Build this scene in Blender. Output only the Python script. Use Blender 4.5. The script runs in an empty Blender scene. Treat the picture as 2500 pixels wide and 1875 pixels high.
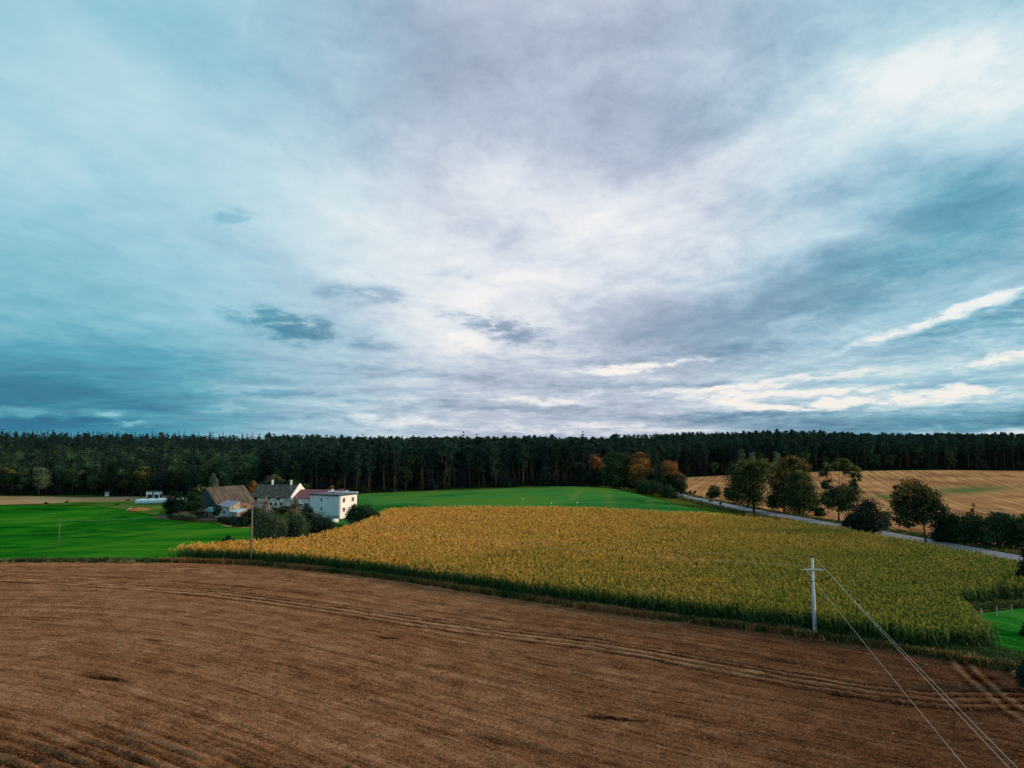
import bpy, math, random
import numpy as np
from mathutils import Vector

rng = np.random.default_rng(7)
random.seed(7)
scene = bpy.context.scene
COL = scene.collection

# ---------------------------------------------------------------- camera
PITCH = math.radians(4.72)
CAM_Z = 24.0
FPX = 1667.0                       # focal length in photo pixels (2500 wide)
cam_data = bpy.data.cameras.new("camera")
cam_data.sensor_width = 36.0
cam_data.lens = 36.0 * FPX / 2500.0
cam_data.clip_start = 0.5
cam_data.clip_end = 20000.0
cam = bpy.data.objects.new("camera", cam_data)
cam.location = (0, 0, CAM_Z)
cam.rotation_euler = (math.radians(90) + PITCH, 0, 0)
COL.objects.link(cam)
scene.camera = cam


def ray(u, v):
    cy = (937.5 - v) / FPX
    y = math.cos(PITCH) - math.sin(PITCH) * cy
    z = math.sin(PITCH) + math.cos(PITCH) * cy
    x = (u - 1250.0) / FPX
    return x / y, z / y


def P(u, v, d):
    """world point at forward distance d seen in direction (u, v)"""
    rx, rz = ray(u, v)
    return rx * d, d, CAM_Z + rz * d


def Z0(u, v, z=0.0):
    """world XY where the ray meets height z"""
    rx, rz = ray(u, v)
    d = (z - CAM_Z) / rz
    return rx * d, d


# ---------------------------------------------------------------- view
scene.view_settings.view_transform = 'Standard'
scene.view_settings.look = 'None'
scene.view_settings.exposure = 0.0
scene.view_settings.gamma = 1.0
scene.view_settings.use_curve_mapping = False
scene.cycles.max_bounces = 4
scene.cycles.diffuse_bounces = 2
scene.cycles.transparent_max_bounces = 8

# ---------------------------------------------------------------- sun
SUN_AZ = math.radians(97)          # clockwise from +Y (camera forward)
SUN_EL = math.radians(16)
sd = bpy.data.lights.new("sun", 'SUN')
sd.energy = 3.4
sd.angle = math.radians(9)
sd.color = (1.0, 0.72, 0.46)
sun = bpy.data.objects.new("sun", sd)
sdir = Vector((math.sin(SUN_AZ) * math.cos(SUN_EL), math.cos(SUN_AZ) * math.cos(SUN_EL), math.sin(SUN_EL)))
sun.rotation_euler = sdir.to_track_quat('Z', 'Y').to_euler()
sun.location = sdir * 300
COL.objects.link(sun)


# ---------------------------------------------------------------- node helpers
class NT:
    def __init__(self, tree):
        self.t = tree
        self.n = tree.nodes
        self.l = tree.links

    def node(self, typ, **kw):
        nd = self.n.new(typ)
        for k, val in kw.items():
            setattr(nd, k, val)
        return nd

    def put(self, sock, val):
        if isinstance(val, bpy.types.NodeSocket):
            self.l.new(val, sock)
        else:
            if hasattr(sock, 'default_value') and isinstance(val, (tuple, list)) and len(val) == 3 and sock.type == 'RGBA':
                val = (*val, 1.0)
            sock.default_value = val

    def math(self, op, a, b=0.0, c=0.0, clamp=False):
        nd = self.node('ShaderNodeMath', operation=op, use_clamp=clamp)
        self.put(nd.inputs[0], a)
        self.put(nd.inputs[1], b)
        if op in ('MULTIPLY_ADD', 'SMOOTH_MAX', 'WRAP'):
            self.put(nd.inputs[2], c)
        return nd.outputs[0]

    def mix(self, fac, a, b, blend='MIX'):
        nd = self.node('ShaderNodeMixRGB', blend_type=blend)
        self.put(nd.inputs[0], fac)
        self.put(nd.inputs[1], a)
        self.put(nd.inputs[2], b)
        return nd.outputs[0]

    def ramp(self, fac, stops, interp='LINEAR'):
        nd = self.node('ShaderNodeValToRGB')
        cr = nd.color_ramp
        cr.interpolation = interp
        while len(cr.elements) < len(stops):
            cr.elements.new(0.5)
        for e, (p, c) in zip(cr.elements, stops):
            e.position = p
            e.color = (*c, 1.0) if len(c) == 3 else c
        self.put(nd.inputs[0], fac)
        return nd.outputs[0]

    def noise(self, vec, scale, detail=4, rough=0.55, dist=0.0):
        nd = self.node('ShaderNodeTexNoise')
        if vec is not None:
            self.put(nd.inputs['Vector'], vec)
        nd.inputs['Scale'].default_value = scale
        nd.inputs['Detail'].default_value = detail
        nd.inputs['Roughness'].default_value = rough
        nd.inputs['Distortion'].default_value = dist
        return nd.outputs['Fac']

    def noisec(self, vec, scale, detail=3):
        nd = self.node('ShaderNodeTexNoise')
        self.put(nd.inputs['Vector'], vec)
        nd.inputs['Scale'].default_value = scale
        nd.inputs['Detail'].default_value = detail
        return nd.outputs['Color']

    def mapping(self, vec, loc=(0, 0, 0), rot=(0, 0, 0), sc=(1, 1, 1), typ='POINT'):
        nd = self.node('ShaderNodeMapping', vector_type=typ)
        self.put(nd.inputs[0], vec)
        nd.inputs['Location'].default_value = loc
        nd.inputs['Rotation'].default_value = rot
        nd.inputs['Scale'].default_value = sc
        return nd.outputs[0]

    def mapr(self, val, a, b, c=0.0, d=1.0, smooth=False):
        nd = self.node('ShaderNodeMapRange')
        if smooth:
            nd.interpolation_type = 'SMOOTHSTEP'
        self.put(nd.inputs[0], val)
        nd.inputs[1].default_value = a
        nd.inputs[2].default_value = b
        nd.inputs[3].default_value = c
        nd.inputs[4].default_value = d
        return nd.outputs[0]

    def combine(self, x, y, z=0.0):
        nd = self.node('ShaderNodeCombineXYZ')
        self.put(nd.inputs[0], x)
        self.put(nd.inputs[1], y)
        self.put(nd.inputs[2], z)
        return nd.outputs[0]


# ---------------------------------------------------------------- world: evening sky with layered cloud
world = bpy.data.worlds.new("World")
scene.world = world
world.use_nodes = True
W = NT(world.node_tree)
W.n.clear()
tc = W.node('ShaderNodeTexCoord').outputs['Generated']
sep = W.node('ShaderNodeSeparateXYZ')
W.l.new(tc, sep.inputs[0])
dx, dy, dz = sep.outputs
az = W.math('MULTIPLY', W.math('ARCTAN2', dx, dy), 57.2958)
el = W.math('MULTIPLY', W.math('ARCSINE', dz), 57.2958)
zc = W.math('ADD', W.math('MAXIMUM', dz, 0.0), 0.10)
plane = W.combine(W.math('DIVIDE', dx, zc), W.math('DIVIDE', dy, zc))
# wind-drawn streaks: the layers run away from the camera, slightly to the left
streak_v = W.mapping(plane, rot=(0, 0, math.radians(-8)), sc=(1.0, 0.62, 1.0))
warp = W.node('ShaderNodeVectorMath', operation='MULTIPLY_ADD')
W.put(warp.inputs[0], W.noisec(plane, 0.9, 4))
warp.inputs[1].default_value = (0.9, 0.9, 0)
W.put(warp.inputs[2], streak_v)
n_big = W.noise(warp.outputs[0], 0.55, 6, 0.55, 0.4)
n_mid = W.noise(warp.outputs[0], 2.1, 9, 0.66, 0.2)
n_fine = W.noise(W.mapping(plane, rot=(0, 0, math.radians(-14)), sc=(1.0, 0.75, 1)), 6.0, 9, 0.72, 0.2)
low_v = W.mapping(W.combine(az, el), sc=(0.075, 0.85, 1))
n_low = W.noise(low_v, 1.0, 7, 0.6, 0.5)
# blobs live in a slightly warped azimuth/elevation space
wp = W.node('ShaderNodeVectorMath', operation='MULTIPLY_ADD')
W.put(wp.inputs[0], W.noisec(W.mapping(W.combine(az, el), sc=(0.10, 0.2, 1)), 1.0, 5))
wp.inputs[1].default_value = (7.0, 3.4, 0)
W.put(wp.inputs[2], W.combine(W.math('SUBTRACT', az, 3.5), W.math('SUBTRACT', el, 1.7)))
blob_v = wp.outputs[0]
wp2 = W.node('ShaderNodeVectorMath', operation='MULTIPLY_ADD')
W.put(wp2.inputs[0], W.noisec(W.mapping(W.combine(az, el), sc=(0.5, 1.0, 1)), 1.0, 6))
wp2.inputs[1].default_value = (2.6, 1.3, 0)
W.put(wp2.inputs[2], W.combine(W.math('SUBTRACT', az, 1.3), W.math('SUBTRACT', el, 0.65)))
blob_s = wp2.outputs[0]


n_edge = W.mapr(W.noise(W.mapping(W.combine(az, el), sc=(0.34, 1.1, 1)), 1.0, 9, 0.68, 0.3), .32, .68, 0.0, 1.8)


def blob_sum(blobs, vec, start, ragged=False):
    acc = start
    for (u, v, ru, rv, rot, amp) in blobs:       # photo position in a 2212-px-wide view
        rx, rz = ray(u * 1.1302, v * 1.1302)
        a = math.degrees(math.atan2(rx, 1.0))
        e = math.degrees(math.atan2(rz, math.hypot(rx, 1.0)))
        k = 0.0388
        m = W.mapping(vec, loc=(a, e, 0), rot=(0, 0, math.radians(rot)), sc=(ru * k, rv * k, 1), typ='TEXTURE')
        g = W.node('ShaderNodeTexGradient', gradient_type='SPHERICAL')
        W.put(g.inputs[0], m)
        gv = W.math('MULTIPLY', g.outputs['Fac'], n_edge) if ragged else g.outputs['Fac']
        s = W.mapr(gv, 0.02 if ragged else 0.0, 0.95 if ragged else 0.85, 0.0, 1.0, smooth=True)
        acc = W.math('MULTIPLY_ADD', s, amp, acc)
    return acc


big = [(1150, 120, 700, 260, -5, -.22), (850, 120, 330, 160, 0, -.10), (1350, 280, 420, 130, -5, -.13),
       (640, 420, 900, 170, -27, .16), (150, 330, 420, 260, -20, .14), (1050, 500, 620, 200, 0, .17),
       (1400, 450, 420, 100, 20, .22), (2130, 170, 330, 150, -8, .36), (1820, 250, 380, 120, 14, .26),
       (1650, 480, 380, 110, 5, .16), (1700, 650, 640, 120, 13, -.36), (1180, 540, 260, 55, -15, -.16),
       (2160, 430, 260, 90, 0, -.34), (1850, 420, 300, 70, -6, -.26), (1380, 700, 300, 90, 0, -.12),
       (1000, 720, 300, 120, 0, .22), (1130, 610, 300, 60, 10, .2),
       (200, 880, 620, 170, 0, -.26), (60, 640, 360, 260, 0, -.17), (700, 780, 420, 110, 0, -.14),
       (400, 120, 420, 110, -14, -.10), (1950, 560, 300, 70, -5, -.1), (1750, 740, 500, 90, 5, -.08),
       (1950, 920, 620, 40, 0, -.22), (1300, 860, 700, 70, 0, -.12)]
small = [(1085, 712, 130, 26, -14, -.25), (625, 705, 130, 30, -9, -.20), (600, 850, 260, 9, 1, -.2), (1350, 832, 420, 10, 0, -.24), (1500, 900, 300, 9, 0, -.2), (900, 868, 240, 8, 0, -.2),
         (1280, 795, 70, 16, 0, -.25), (1180, 868, 120, 10, -3, .2), (2090, 666, 260, 14, 17, .50), (2170, 690, 210, 42, 9, -.34), (1010, 738, 70, 26, 0, .22),
         (1085, 712, 150, 38, -12, -.42), (625, 705, 150, 40, -9, -.40), (795, 636, 130, 26, -4, -.34),
         (500, 472, 60, 24, -5, -.24), (985, 592, 60, 24, -5, -.20), (820, 742, 80, 20, -8, -.24),
         (940, 668, 60, 16, -15, -.18), (1430, 787, 150, 12, 6, .55), (1310, 800, 110, 12, 0, .45), (1570, 862, 110, 14, 0, .5), (1760, 846, 220, 9, 2, .5),
         (1840, 872, 250, 11, 1, .55), (1700, 880, 120, 9, 0, .45), (1660, 828, 230, 9, 5, .35), (2060, 846, 110, 11, 2, .5), (1500, 842, 160, 7, 3, .25), (1930, 900, 560, 34, 0, -.30),
         (820, 907, 190, 16, 0, .26), (230, 890, 50, 16, 0, .30), (60, 893, 60, 12, 0, .24),
         (290, 918, 34, 9, 0, .36), (125, 903, 30, 9, 0, .26), (480, 880, 60, 16, 0, .18),
         (2190, 770, 150, 8, 8, .34), (1560, 765, 220, 26, 3, -.20), (820, 796, 130, 9, -2, -.22),
         (1060, 815, 220, 12, 0, -.20), (1120, 880, 340, 13, 0, -.22), (1300, 925, 620, 14, 0, .20),
         (2120, 940, 260, 14, 0, .42), (1250, 862, 130, 16, 0, .14), (1700, 690, 130, 20, 0, .10)]
B = W.math('MULTIPLY_ADD', n_big, 0.26, 0.675 - 0.13)
tex_amt = W.mapr(az, -34.0, 14.0, 0.52, 1.15, smooth=True)
B = W.math('MULTIPLY_ADD', W.math('MULTIPLY', W.math('SUBTRACT', n_mid, 0.5), 0.56), tex_amt, B)
B = W.math('MULTIPLY_ADD', W.math('MULTIPLY', W.math('SUBTRACT', n_fine, 0.5), 0.38), tex_amt, B)
lowmask = W.mapr(el, 1.0, 11.0, 1.0, 0.0, smooth=True)
B = W.math('ADD', B, W.math('MULTIPLY', W.math('MULTIPLY', W.math('SUBTRACT', n_low, 0.5), 0.80), lowmask))
big = [(u_, v_, a_, b_, r_, k_ * (.55 if k_ < 0 else .62)) for (u_, v_, a_, b_, r_, k_) in big]
big += [(40, 900, 560, 130, 0, -.32), (1950, 925, 620, 60, 0, -.16), (150, 760, 420, 90, 0, -.10), (1000, 930, 900, 60, 0, -.10)]
B = blob_sum(big, blob_v, B)
small = [(u_, v_, a_, b_, r_, k_ * (.62 if k_ < 0 else .85)) for (u_, v_, a_, b_, r_, k_) in small]
B = blob_sum([(u_, v_, a_ * 1.2, b_ * 1.3, r_, k_) for (u_, v_, a_, b_, r_, k_) in small], blob_s, B, True)
grey = W.ramp(B, [(0.0, (.09, .19, .29)), (.24, (.19, .30, .43)), (.45, (.35, .43, .56)), (.62, (.53, .60, .73)),
                  (.80, (.80, .84, .91)), (.97, (1.0, .99, .98))])
teal = W.ramp(B, [(0.0, (.0, .12, .26)), (.22, (.004, .20, .34)), (.45, (.08, .38, .52)), (.66, (.31, .61, .73)),
                  (.84, (.53, .77, .85)), (1.0, (.88, .95, .96))])
T = W.mapr(az, -30.0, 0.0, 1.0, 0.0, smooth=True)
T = W.math('ADD', T, W.mapr(az, 8.0, 34.0, 0.0, 0.75, smooth=True))
T = W.math('ADD', T, W.math('MULTIPLY', W.math('SUBTRACT', n_mid, 0.5), 0.7), clamp=True)
cloud = W.mix(T, grey, teal)
warm = W.math('MULTIPLY', W.math('MULTIPLY', W.mapr(B, .62, .95, 0, 1, smooth=True), W.mapr(el, 2.0, 16.0, 1.0, 0.0, smooth=True)), W.mapr(az, -22.0, 4.0, 0.0, 1.0, smooth=True))
cloud = W.mix(warm, cloud, W.mix(0.6, cloud, (1.0, .90, .82)))
# clear strip of teal sky low on the left
nish = W.node('ShaderNodeTexSky', sky_type='NISHITA', sun_disc=False)
nish.sun_elevation = SUN_EL
nish.sun_rotation = SUN_AZ
nish.air_density = 1.2
bg1 = W.node('ShaderNodeBackground')
W.put(bg1.inputs[0], nish.outputs[0])
bg1.inputs[1].default_value = 0.08
bg2 = W.node('ShaderNodeBackground')
W.put(bg2.inputs[0], cloud)
bg2.inputs[1].default_value = 1.0
mx = W.node('ShaderNodeMixShader')
mx.inputs[0].default_value = 0.90
W.l.new(bg1.outputs[0], mx.inputs[1])
W.l.new(bg2.outputs[0], mx.inputs[2])
out = W.node('ShaderNodeOutputWorld')
W.l.new(mx.outputs[0], out.inputs[0])
world.cycles.sampling_method = 'MANUAL'
world.cycles.sample_map_resolution = 512


# ---------------------------------------------------------------- materials
def new_mat(name, rough=0.8, spec=0.25):
    m = bpy.data.materials.new(name)
    m.use_nodes = True
    t = NT(m.node_tree)
    b = t.n['Principled BSDF']
    b.inputs['Roughness'].default_value = rough
    b.inputs['Specular IOR Level'].default_value = spec
    return m, t, b


def bump(t, b, h, strength=0.5, dist=0.1):
    nd = t.node('ShaderNodeBump')
    nd.inputs['Strength'].default_value = strength
    nd.inputs['Distance'].default_value = dist
    t.put(nd.inputs['Height'], h)
    t.l.new(nd.outputs[0], b.inputs['Normal'])


def pos(t):
    return t.node('ShaderNodeNewGeometry').outputs['Position']


def attr(t, name):
    nd = t.node('ShaderNodeAttribute', attribute_name=name)
    return nd


def plain(name, col, rough=0.7, spec=0.3, var=0.25, scale=1.5, metal=0.0, stretch=(1, 1, 1), bmp=0.0):
    m, t, b = new_mat(name, rough, spec)
    v = t.mapping(pos(t), sc=stretch)
    n = t.noise(v, scale, 6, 0.65)
    k = t.mapr(n, 0.25, 0.75, 1 - var, 1 + var)
    c = t.mix(1.0, (*col, 1), t.combine(k, k, k), 'MULTIPLY')
    t.put(b.inputs['Base Color'], c)
    b.inputs['Metallic'].default_value = metal
    if bmp:
        bump(t, b, n, bmp, 0.05)
    return m


def leaf_mat(name, dark, light, autumn=None, amount=0.0, trans=0.15, hvar=0.2, topped=None):
    """foliage: per-leaf tint from the mesh, per-tree shift from the object; autumn colour in ragged patches"""
    m, t, b = new_mat(name, 0.75, 0.15)
    tint = attr(t, 'tint').outputs['Fac']
    rnd = t.node('ShaderNodeObjectInfo').outputs['Random']
    c = t.mix(tint, (*dark, 1), (*light, 1))
    if autumn:
        n = t.noise(pos(t), 0.35, 4, 0.6)
        hh = attr(t, 'h').outputs['Fac']
        a = t.math('ADD', n, t.math('MULTIPLY', t.math('SUBTRACT', hh, 0.5), topped if topped else 0.0))
        a = t.math('ADD', a, t.math('MULTIPLY', t.math('SUBTRACT', tint, .5), 0.25))
        f = t.mapr(a, 0.62 - amount * 0.5, 0.78 - amount * 0.5, 0, 1)
        c = t.mix(f, c, (*autumn, 1))
    k = t.mapr(rnd, 0, 1, 1 - hvar, 1 + hvar)
    c = t.mix(1.0, c, t.combine(k, k, k), 'MULTIPLY')
    t.put(b.inputs['Base Color'], c)
    tr = t.node('ShaderNodeBsdfTranslucent')
    t.put(tr.inputs[0], c)
    mxs = t.node('ShaderNodeMixShader')
    mxs.inputs[0].default_value = trans
    t.l.new(b.outputs[0], mxs.inputs[1])
    t.l.new(tr.outputs[0], mxs.inputs[2])
    t.l.new(mxs.outputs[0], t.n['Material Output'].inputs[0])
    return m


M = {}
M['leaf_oak'] = leaf_mat('leaf_oak', (.004, .015, .007), (.030, .064, .016), (.20, .17, .03), 0.02, topped=0.35)
M['leaf_maple'] = leaf_mat('leaf_maple', (.004, .013, .007), (.026, .050, .016), (.22, .11, .025), 0.02, topped=0.5)
M['leaf_dark'] = leaf_mat('leaf_dark', (.004, .015, .010), (.016, .038, .020))
M['leaf_bush'] = leaf_mat('leaf_bush', (.005, .018, .009), (.028, .070, .022))
M['leaf_cap'] = leaf_mat('leaf_cap', (.005, .018, .009), (.030, .060, .020), (.36, .15, .04), 0.10, topped=1.1)
M['leaf_orange'] = leaf_mat('leaf_orange', (.09, .050, .018), (.34, .15, .035), (.02, .045, .02), 0.05, topped=-0.7)
M['leaf_pale'] = leaf_mat('leaf_pale', (.045, .075, .045), (.16, .21, .12))
M['leaf_birch'] = leaf_mat('leaf_birch', (.018, .042, .026), (.075, .12, .065), (.22, .13, .05), 0.02, topped=0.5)
M['leaf_wood'] = leaf_mat('leaf_wood', (.007, .026, .014), (.058, .115, .040), (.26, .18, .04), -0.06, hvar=0.75)
M['needle'] = leaf_mat('needle', (.006, .024, .018), (.026, .070, .048), hvar=0.4, trans=0.1)
M['needle_spruce'] = leaf_mat('needle_spruce', (.005, .018, .018), (.014, .040, .036), hvar=0.3, trans=0.08)
M['bark'] = plain('bark', (.055, .042, .034), .9, .1, .4, 6)
M['bark_birch'] = plain('bark_birch', (.42, .40, .36), .8, .1, .5, 5)


def pine_bark():
    m, t, b = new_mat('bark_pine', .9, .1)
    h = attr(t, 'h').outputs['Fac']
    c = t.ramp(h, [(0, (.05, .035, .03)), (.3, (.09, .055, .04)), (.6, (.13, .07, .045)), (1, (.07, .04, .03))])
    n = t.noise(pos(t), 3, 4)
    k = t.mapr(n, .3, .7, .6, 1.3)
    t.put(b.inputs['Base Color'], t.mix(1, c, t.combine(k, k, k), 'MULTIPLY'))
    return m


M['bark_pine'] = pine_bark()


# ---------------------------------------------------------------- object helpers
def mesh_from(name, verts, faces, mats=(), smooth=False):
    me = bpy.data.meshes.new(name)
    me.from_pydata([tuple(map(float, p)) for p in verts], [], [tuple(int(i) for i in f) for f in faces])
    for m in mats:
        me.materials.append(m)
    if smooth:
        me.polygons.foreach_set('use_smooth', [True] * len(me.polygons))
    me.update()
    return me


def mesh_np(name, V, F, mats=(), smooth=False, matidx=None):
    """V (n,3), F (m,k) with k = 3 or 4"""
    me = bpy.data.meshes.new(name)
    V = np.asarray(V, dtype=np.float32)
    F = np.asarray(F, dtype=np.int32)
    k = F.shape[1]
    me.vertices.add(len(V))
    me.vertices.foreach_set('co', V.ravel())
    me.loops.add(F.size)
    me.loops.foreach_set('vertex_index', F.ravel())
    me.polygons.add(len(F))
    me.polygons.foreach_set('loop_start', np.arange(0, F.size, k, dtype=np.int32))
    for m in mats:
        me.materials.append(m)
    if smooth:
        me.polygons.foreach_set('use_smooth', np.ones(len(F), dtype=bool))
    if matidx is not None:
        me.polygons.foreach_set('material_index', np.asarray(matidx, dtype=np.int32))
    me.update(calc_edges=True)
    return me


def set_attr(me, name, vals):
    a = me.attributes.new(name, 'FLOAT', 'POINT')
    a.data.foreach_set('value', np.asarray(vals, dtype=np.float32))


def obj(name, me, parent=None, loc=(0, 0, 0)):
    o = bpy.data.objects.new(name, me)
    o.location = loc
    if parent is not None:
        o.parent = parent
    COL.objects.link(o)
    return o


def tag(o, label=None, cat=None, group=None, kind=None):
    if label:
        o['label'] = label
    if cat:
        o['category'] = cat
    if group:
        o['group'] = group
    if kind:
        o['kind'] = kind
    return o


def thing(name, label, cat, loc=(0, 0, 0), rz=0.0, group=None):
    o = bpy.data.objects.new(name, None)
    o.empty_display_size = 0.5
    o.location = loc
    o.rotation_euler = (0, 0, rz)
    COL.objects.link(o)
    return tag(o, label, cat, group)


class MB:
    def __init__(self):
        self.v = []
        self.f = []

    def add(self, vs, fs):
        n = len(self.v)
        self.v += [tuple(p) for p in vs]
        self.f += [tuple(i + n for i in f) for f in fs]
        return self

    def box(self, o, a, b, w, d, z0, z1):
        """box from corner o along unit directions a (w long) and b (d deep)"""
        pts = []
        for z in (z0, z1):
            for (s, t) in ((0, 0), (w, 0), (w, d), (0, d)):
                pts.append((o[0] + a[0] * s + b[0] * t, o[1] + a[1] * s + b[1] * t, z))
        return self.add(pts, [(3, 2, 1, 0), (4, 5, 6, 7), (0, 1, 5, 4), (1, 2, 6, 5), (2, 3, 7, 6), (3, 0, 4, 7)])

    def slab(self, quad, t):
        """quad of 3-D points thickened downwards by t"""
        top = [tuple(p) for p in quad]
        bot = [(p[0], p[1], p[2] - t) for p in quad]
        n = len(quad)
        fs = [tuple(range(n)), tuple(reversed(range(n, 2 * n)))]
        for i in range(n):
            j = (i + 1) % n
            fs.append((i, i + n, j + n, j))
        return self.add(top + bot, fs)

    def tube(self, pts, radii, seg=8, caps=True):
        pts = [Vector(p) for p in pts]
        if not hasattr(radii, '__len__'):
            radii = [radii] * len(pts)
        rings = []
        base = len(self.v)
        for i, p in enumerate(pts):
            d = (pts[min(i + 1, len(pts) - 1)] - pts[max(i - 1, 0)]).normalized()
            up = Vector((0, 0, 1)) if abs(d.z) < 0.9 else Vector((1, 0, 0))
            s = d.cross(up).normalized()
            q = s.cross(d)
            for k in range(seg):
                an = 2 * math.pi * k / seg
                self.v.append(tuple(p + (s * math.cos(an) + q * math.sin(an)) * radii[i]))
        for i in range(len(pts) - 1):
            for k in range(seg):
                a = base + i * seg + k
                b2 = base + i * seg + (k + 1) % seg
                self.f.append((a, b2, b2 + seg, a + seg))
        if caps:
            self.f.append(tuple(base + k for k in reversed(range(seg))))
            self.f.append(tuple(base + (len(pts) - 1) * seg + k for k in range(seg)))
        return self

    def build(self, name, mat, parent=None, smooth=False):
        me = mesh_from(name, self.v, self.f, [mat], smooth)
        return obj(name, me, parent)


# ---------------------------------------------------------------- numpy value noise
def vnoise(x, y, seed=0):
    x = np.asarray(x, dtype=np.float64)
    y = np.asarray(y, dtype=np.float64)
    xi = np.floor(x).astype(np.int64)
    yi = np.floor(y).astype(np.int64)
    fx = x - xi
    fy = y - yi
    fx = fx * fx * (3 - 2 * fx)
    fy = fy * fy * (3 - 2 * fy)

    def h(a, b):
        n = (a * 374761393 + b * 668265263 + seed * 974634777) & 0x7fffffff
        n = ((n ^ (n >> 13)) * 1274126177) & 0x7fffffff
        n = n ^ (n >> 16)
        return (n & 0xffff) / 65535.0
    return ((h(xi, yi) * (1 - fx) + h(xi + 1, yi) * fx) * (1 - fy)
            + (h(xi, yi + 1) * (1 - fx) + h(xi + 1, yi + 1) * fx) * fy)


def fbm(x, y, oct=4, seed=0):
    s = 0.0
    a = 0.5
    for i in range(oct):
        s = s + a * vnoise(x * 2 ** i, y * 2 ** i, seed + i)
        a *= 0.5
    return s


# ---------------------------------------------------------------- terrain height
ctrl_uv = [  # photo pixel, forward distance
    (0, 1372, 135), (385, 1373, 135), (613, 1376, 134), (900, 1406, 121), (1352, 1476, 100), (1623, 1514, 91),
    (1900, 1544, 85), (2212, 1595, 77), (2489, 1643, 71), (0, 1423, 114), (1000, 1526, 89),
    (144, 1334, 190), (0, 1340, 184), (144, 1262 + 20, 232), (0, 1233, 290), (0, 1210, 325), (430, 1208, 315), (420, 1232, 262),
    (400, 1262, 226), (500, 1300, 182), (613, 1290, 186), (600, 1263, 214), (700, 1245, 234), (833, 1269, 206),
    (880, 1205, 268), (930, 1240, 228), (1000, 1200, 275), (1400, 1187, 282), (1300, 1230, 232), (1200, 1205, 258),
    (1560, 1195, 285), (1650, 1213, 288), (1926, 1265, 210), (2166, 1303, 175), (2490, 1368, 136),
    (1670, 1167, 425), (2000, 1153, 430), (2300, 1149, 420), (2500, 1150, 420), (2100, 1255, 236),
    (2300, 1238, 250), (2480, 1238, 250), (2300, 1193, 330), (2480, 1193, 330), (1850, 1195, 320)]
ctrl = [P(*c) for c in ctrl_uv]
ctrl += [(-60, 40, 0), (60, 40, 0), (0, 0, 0), (-120, 20, 0), (120, 20, 0), (0, -60, 0), (0, 165, .4), (40, 170, 0.2),
         (-180, 90, -1), (-280, 200, -7), (150, 90, 0), (220, 160, .5), (330, 300, 4), (-420, 620, 11), (-250, 620, 10),
         (-100, 560, 5.5), (0, 520, 5.0), (150, 560, 7.5), (300, 600, 6.5), (-400, 400, 1), (0, 750, 5), (250, 750, 8), (-300, 750, 11), (430, 480, 7)]
ctrl = np.array(ctrl)


def _U(r2):
    return r2 * np.log(r2 + 1e-9) * 0.5


def _fit():
    n = len(ctrl)
    X = ctrl[:, :2] / 100.0
    K = _U(((X[:, None] - X[None]) ** 2).sum(-1)) + np.eye(n) * 0.02
    Pm = np.hstack([np.ones((n, 1)), X])
    A = np.block([[K, Pm], [Pm.T, np.zeros((3, 3))]])
    sol = np.linalg.solve(A, np.concatenate([ctrl[:, 2], np.zeros(3)]))
    return X, sol[:n], sol[n:]


_X, _w, _a = _fit()


def hgt(x, y):
    x = np.atleast_1d(np.asarray(x, dtype=np.float64))
    y = np.atleast_1d(np.asarray(y, dtype=np.float64))
    sh = np.broadcast(x, y).shape
    x = np.broadcast_to(x, sh)
    y = np.broadcast_to(y, sh)
    cx = 460 * np.tanh(x.ravel() / 460 * 1.0) if False else np.clip(x.ravel(), -430, 430)
    cy = np.clip(y.ravel(), -60, 740)
    q = np.stack([cx, cy], 1) / 100.0
    outz = np.empty(len(q))
    for s in range(0, len(q), 60000):
        qq = q[s:s + 60000]
        r2 = ((qq[:, None] - _X[None]) ** 2).sum(-1)
        outz[s:s + 60000] = _U(r2) @ _w + _a[0] + qq @ _a[1:]
    return outz.reshape(sh)


def hz(x, y):
    return float(hgt(x, y)[0])


def on(u, v, off=0.0):
    """march the ray through photo pixel (u, v) to the terrain"""
    rx, rz = ray(u, v)
    d = np.arange(25, 900, 0.5)
    z = CAM_Z + rz * d - off
    h = hgt(rx * d, d)
    i = np.argmax(z < h)
    return float(rx * d[i]), float(d[i]), float(h[i])


def grid_mesh(name, X, Y, Z, mats, smooth=True, attrs=None):
    ny, nx = X.shape
    V = np.stack([X.ravel(), Y.ravel(), Z.ravel()], 1)
    i = np.arange(ny * nx).reshape(ny, nx)
    F = np.stack([i[:-1, :-1], i[:-1, 1:], i[1:, 1:], i[1:, :-1]], -1).reshape(-1, 4)
    me = mesh_np(name, V, F, mats, smooth)
    for k, a in (attrs or {}).items():
        set_attr(me, k, a.ravel())
    return me


# ---------------------------------------------------------------- ground sheet
def under_field(x, y):
    e = np.interp(x, [-190, -68, -51, -25, 6, 33, 52, 75, 110], [138, 134, 133, 120, 99, 84, 70, 53, 29])
    return np.clip((e - 5 - y) / 4, 0, 1) * (x > -146) * (x < 74) * (y > 36)


def ground_mat():
    m, t, b = new_mat('verge_grass', .95, .0)
    p = pos(t)
    n1 = t.noise(p, .05, 5)
    n2 = t.noise(p, .9, 6, .7)
    c = t.ramp(n2, [(.3, (.016, .045, .008)), (.5, (.045, .080, .014)), (.7, (.17, .14, .035))])
    c2 = t.ramp(n1, [(.35, (.6, .9, .6)), (.65, (1.3, 1.1, .9))])
    t.put(b.inputs['Base Color'], t.mix(1, c, c2, 'MULTIPLY'))
    bump(t, b, n2, .8, .3)
    return m


def axis(vals):
    return np.array(vals, dtype=float)


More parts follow.
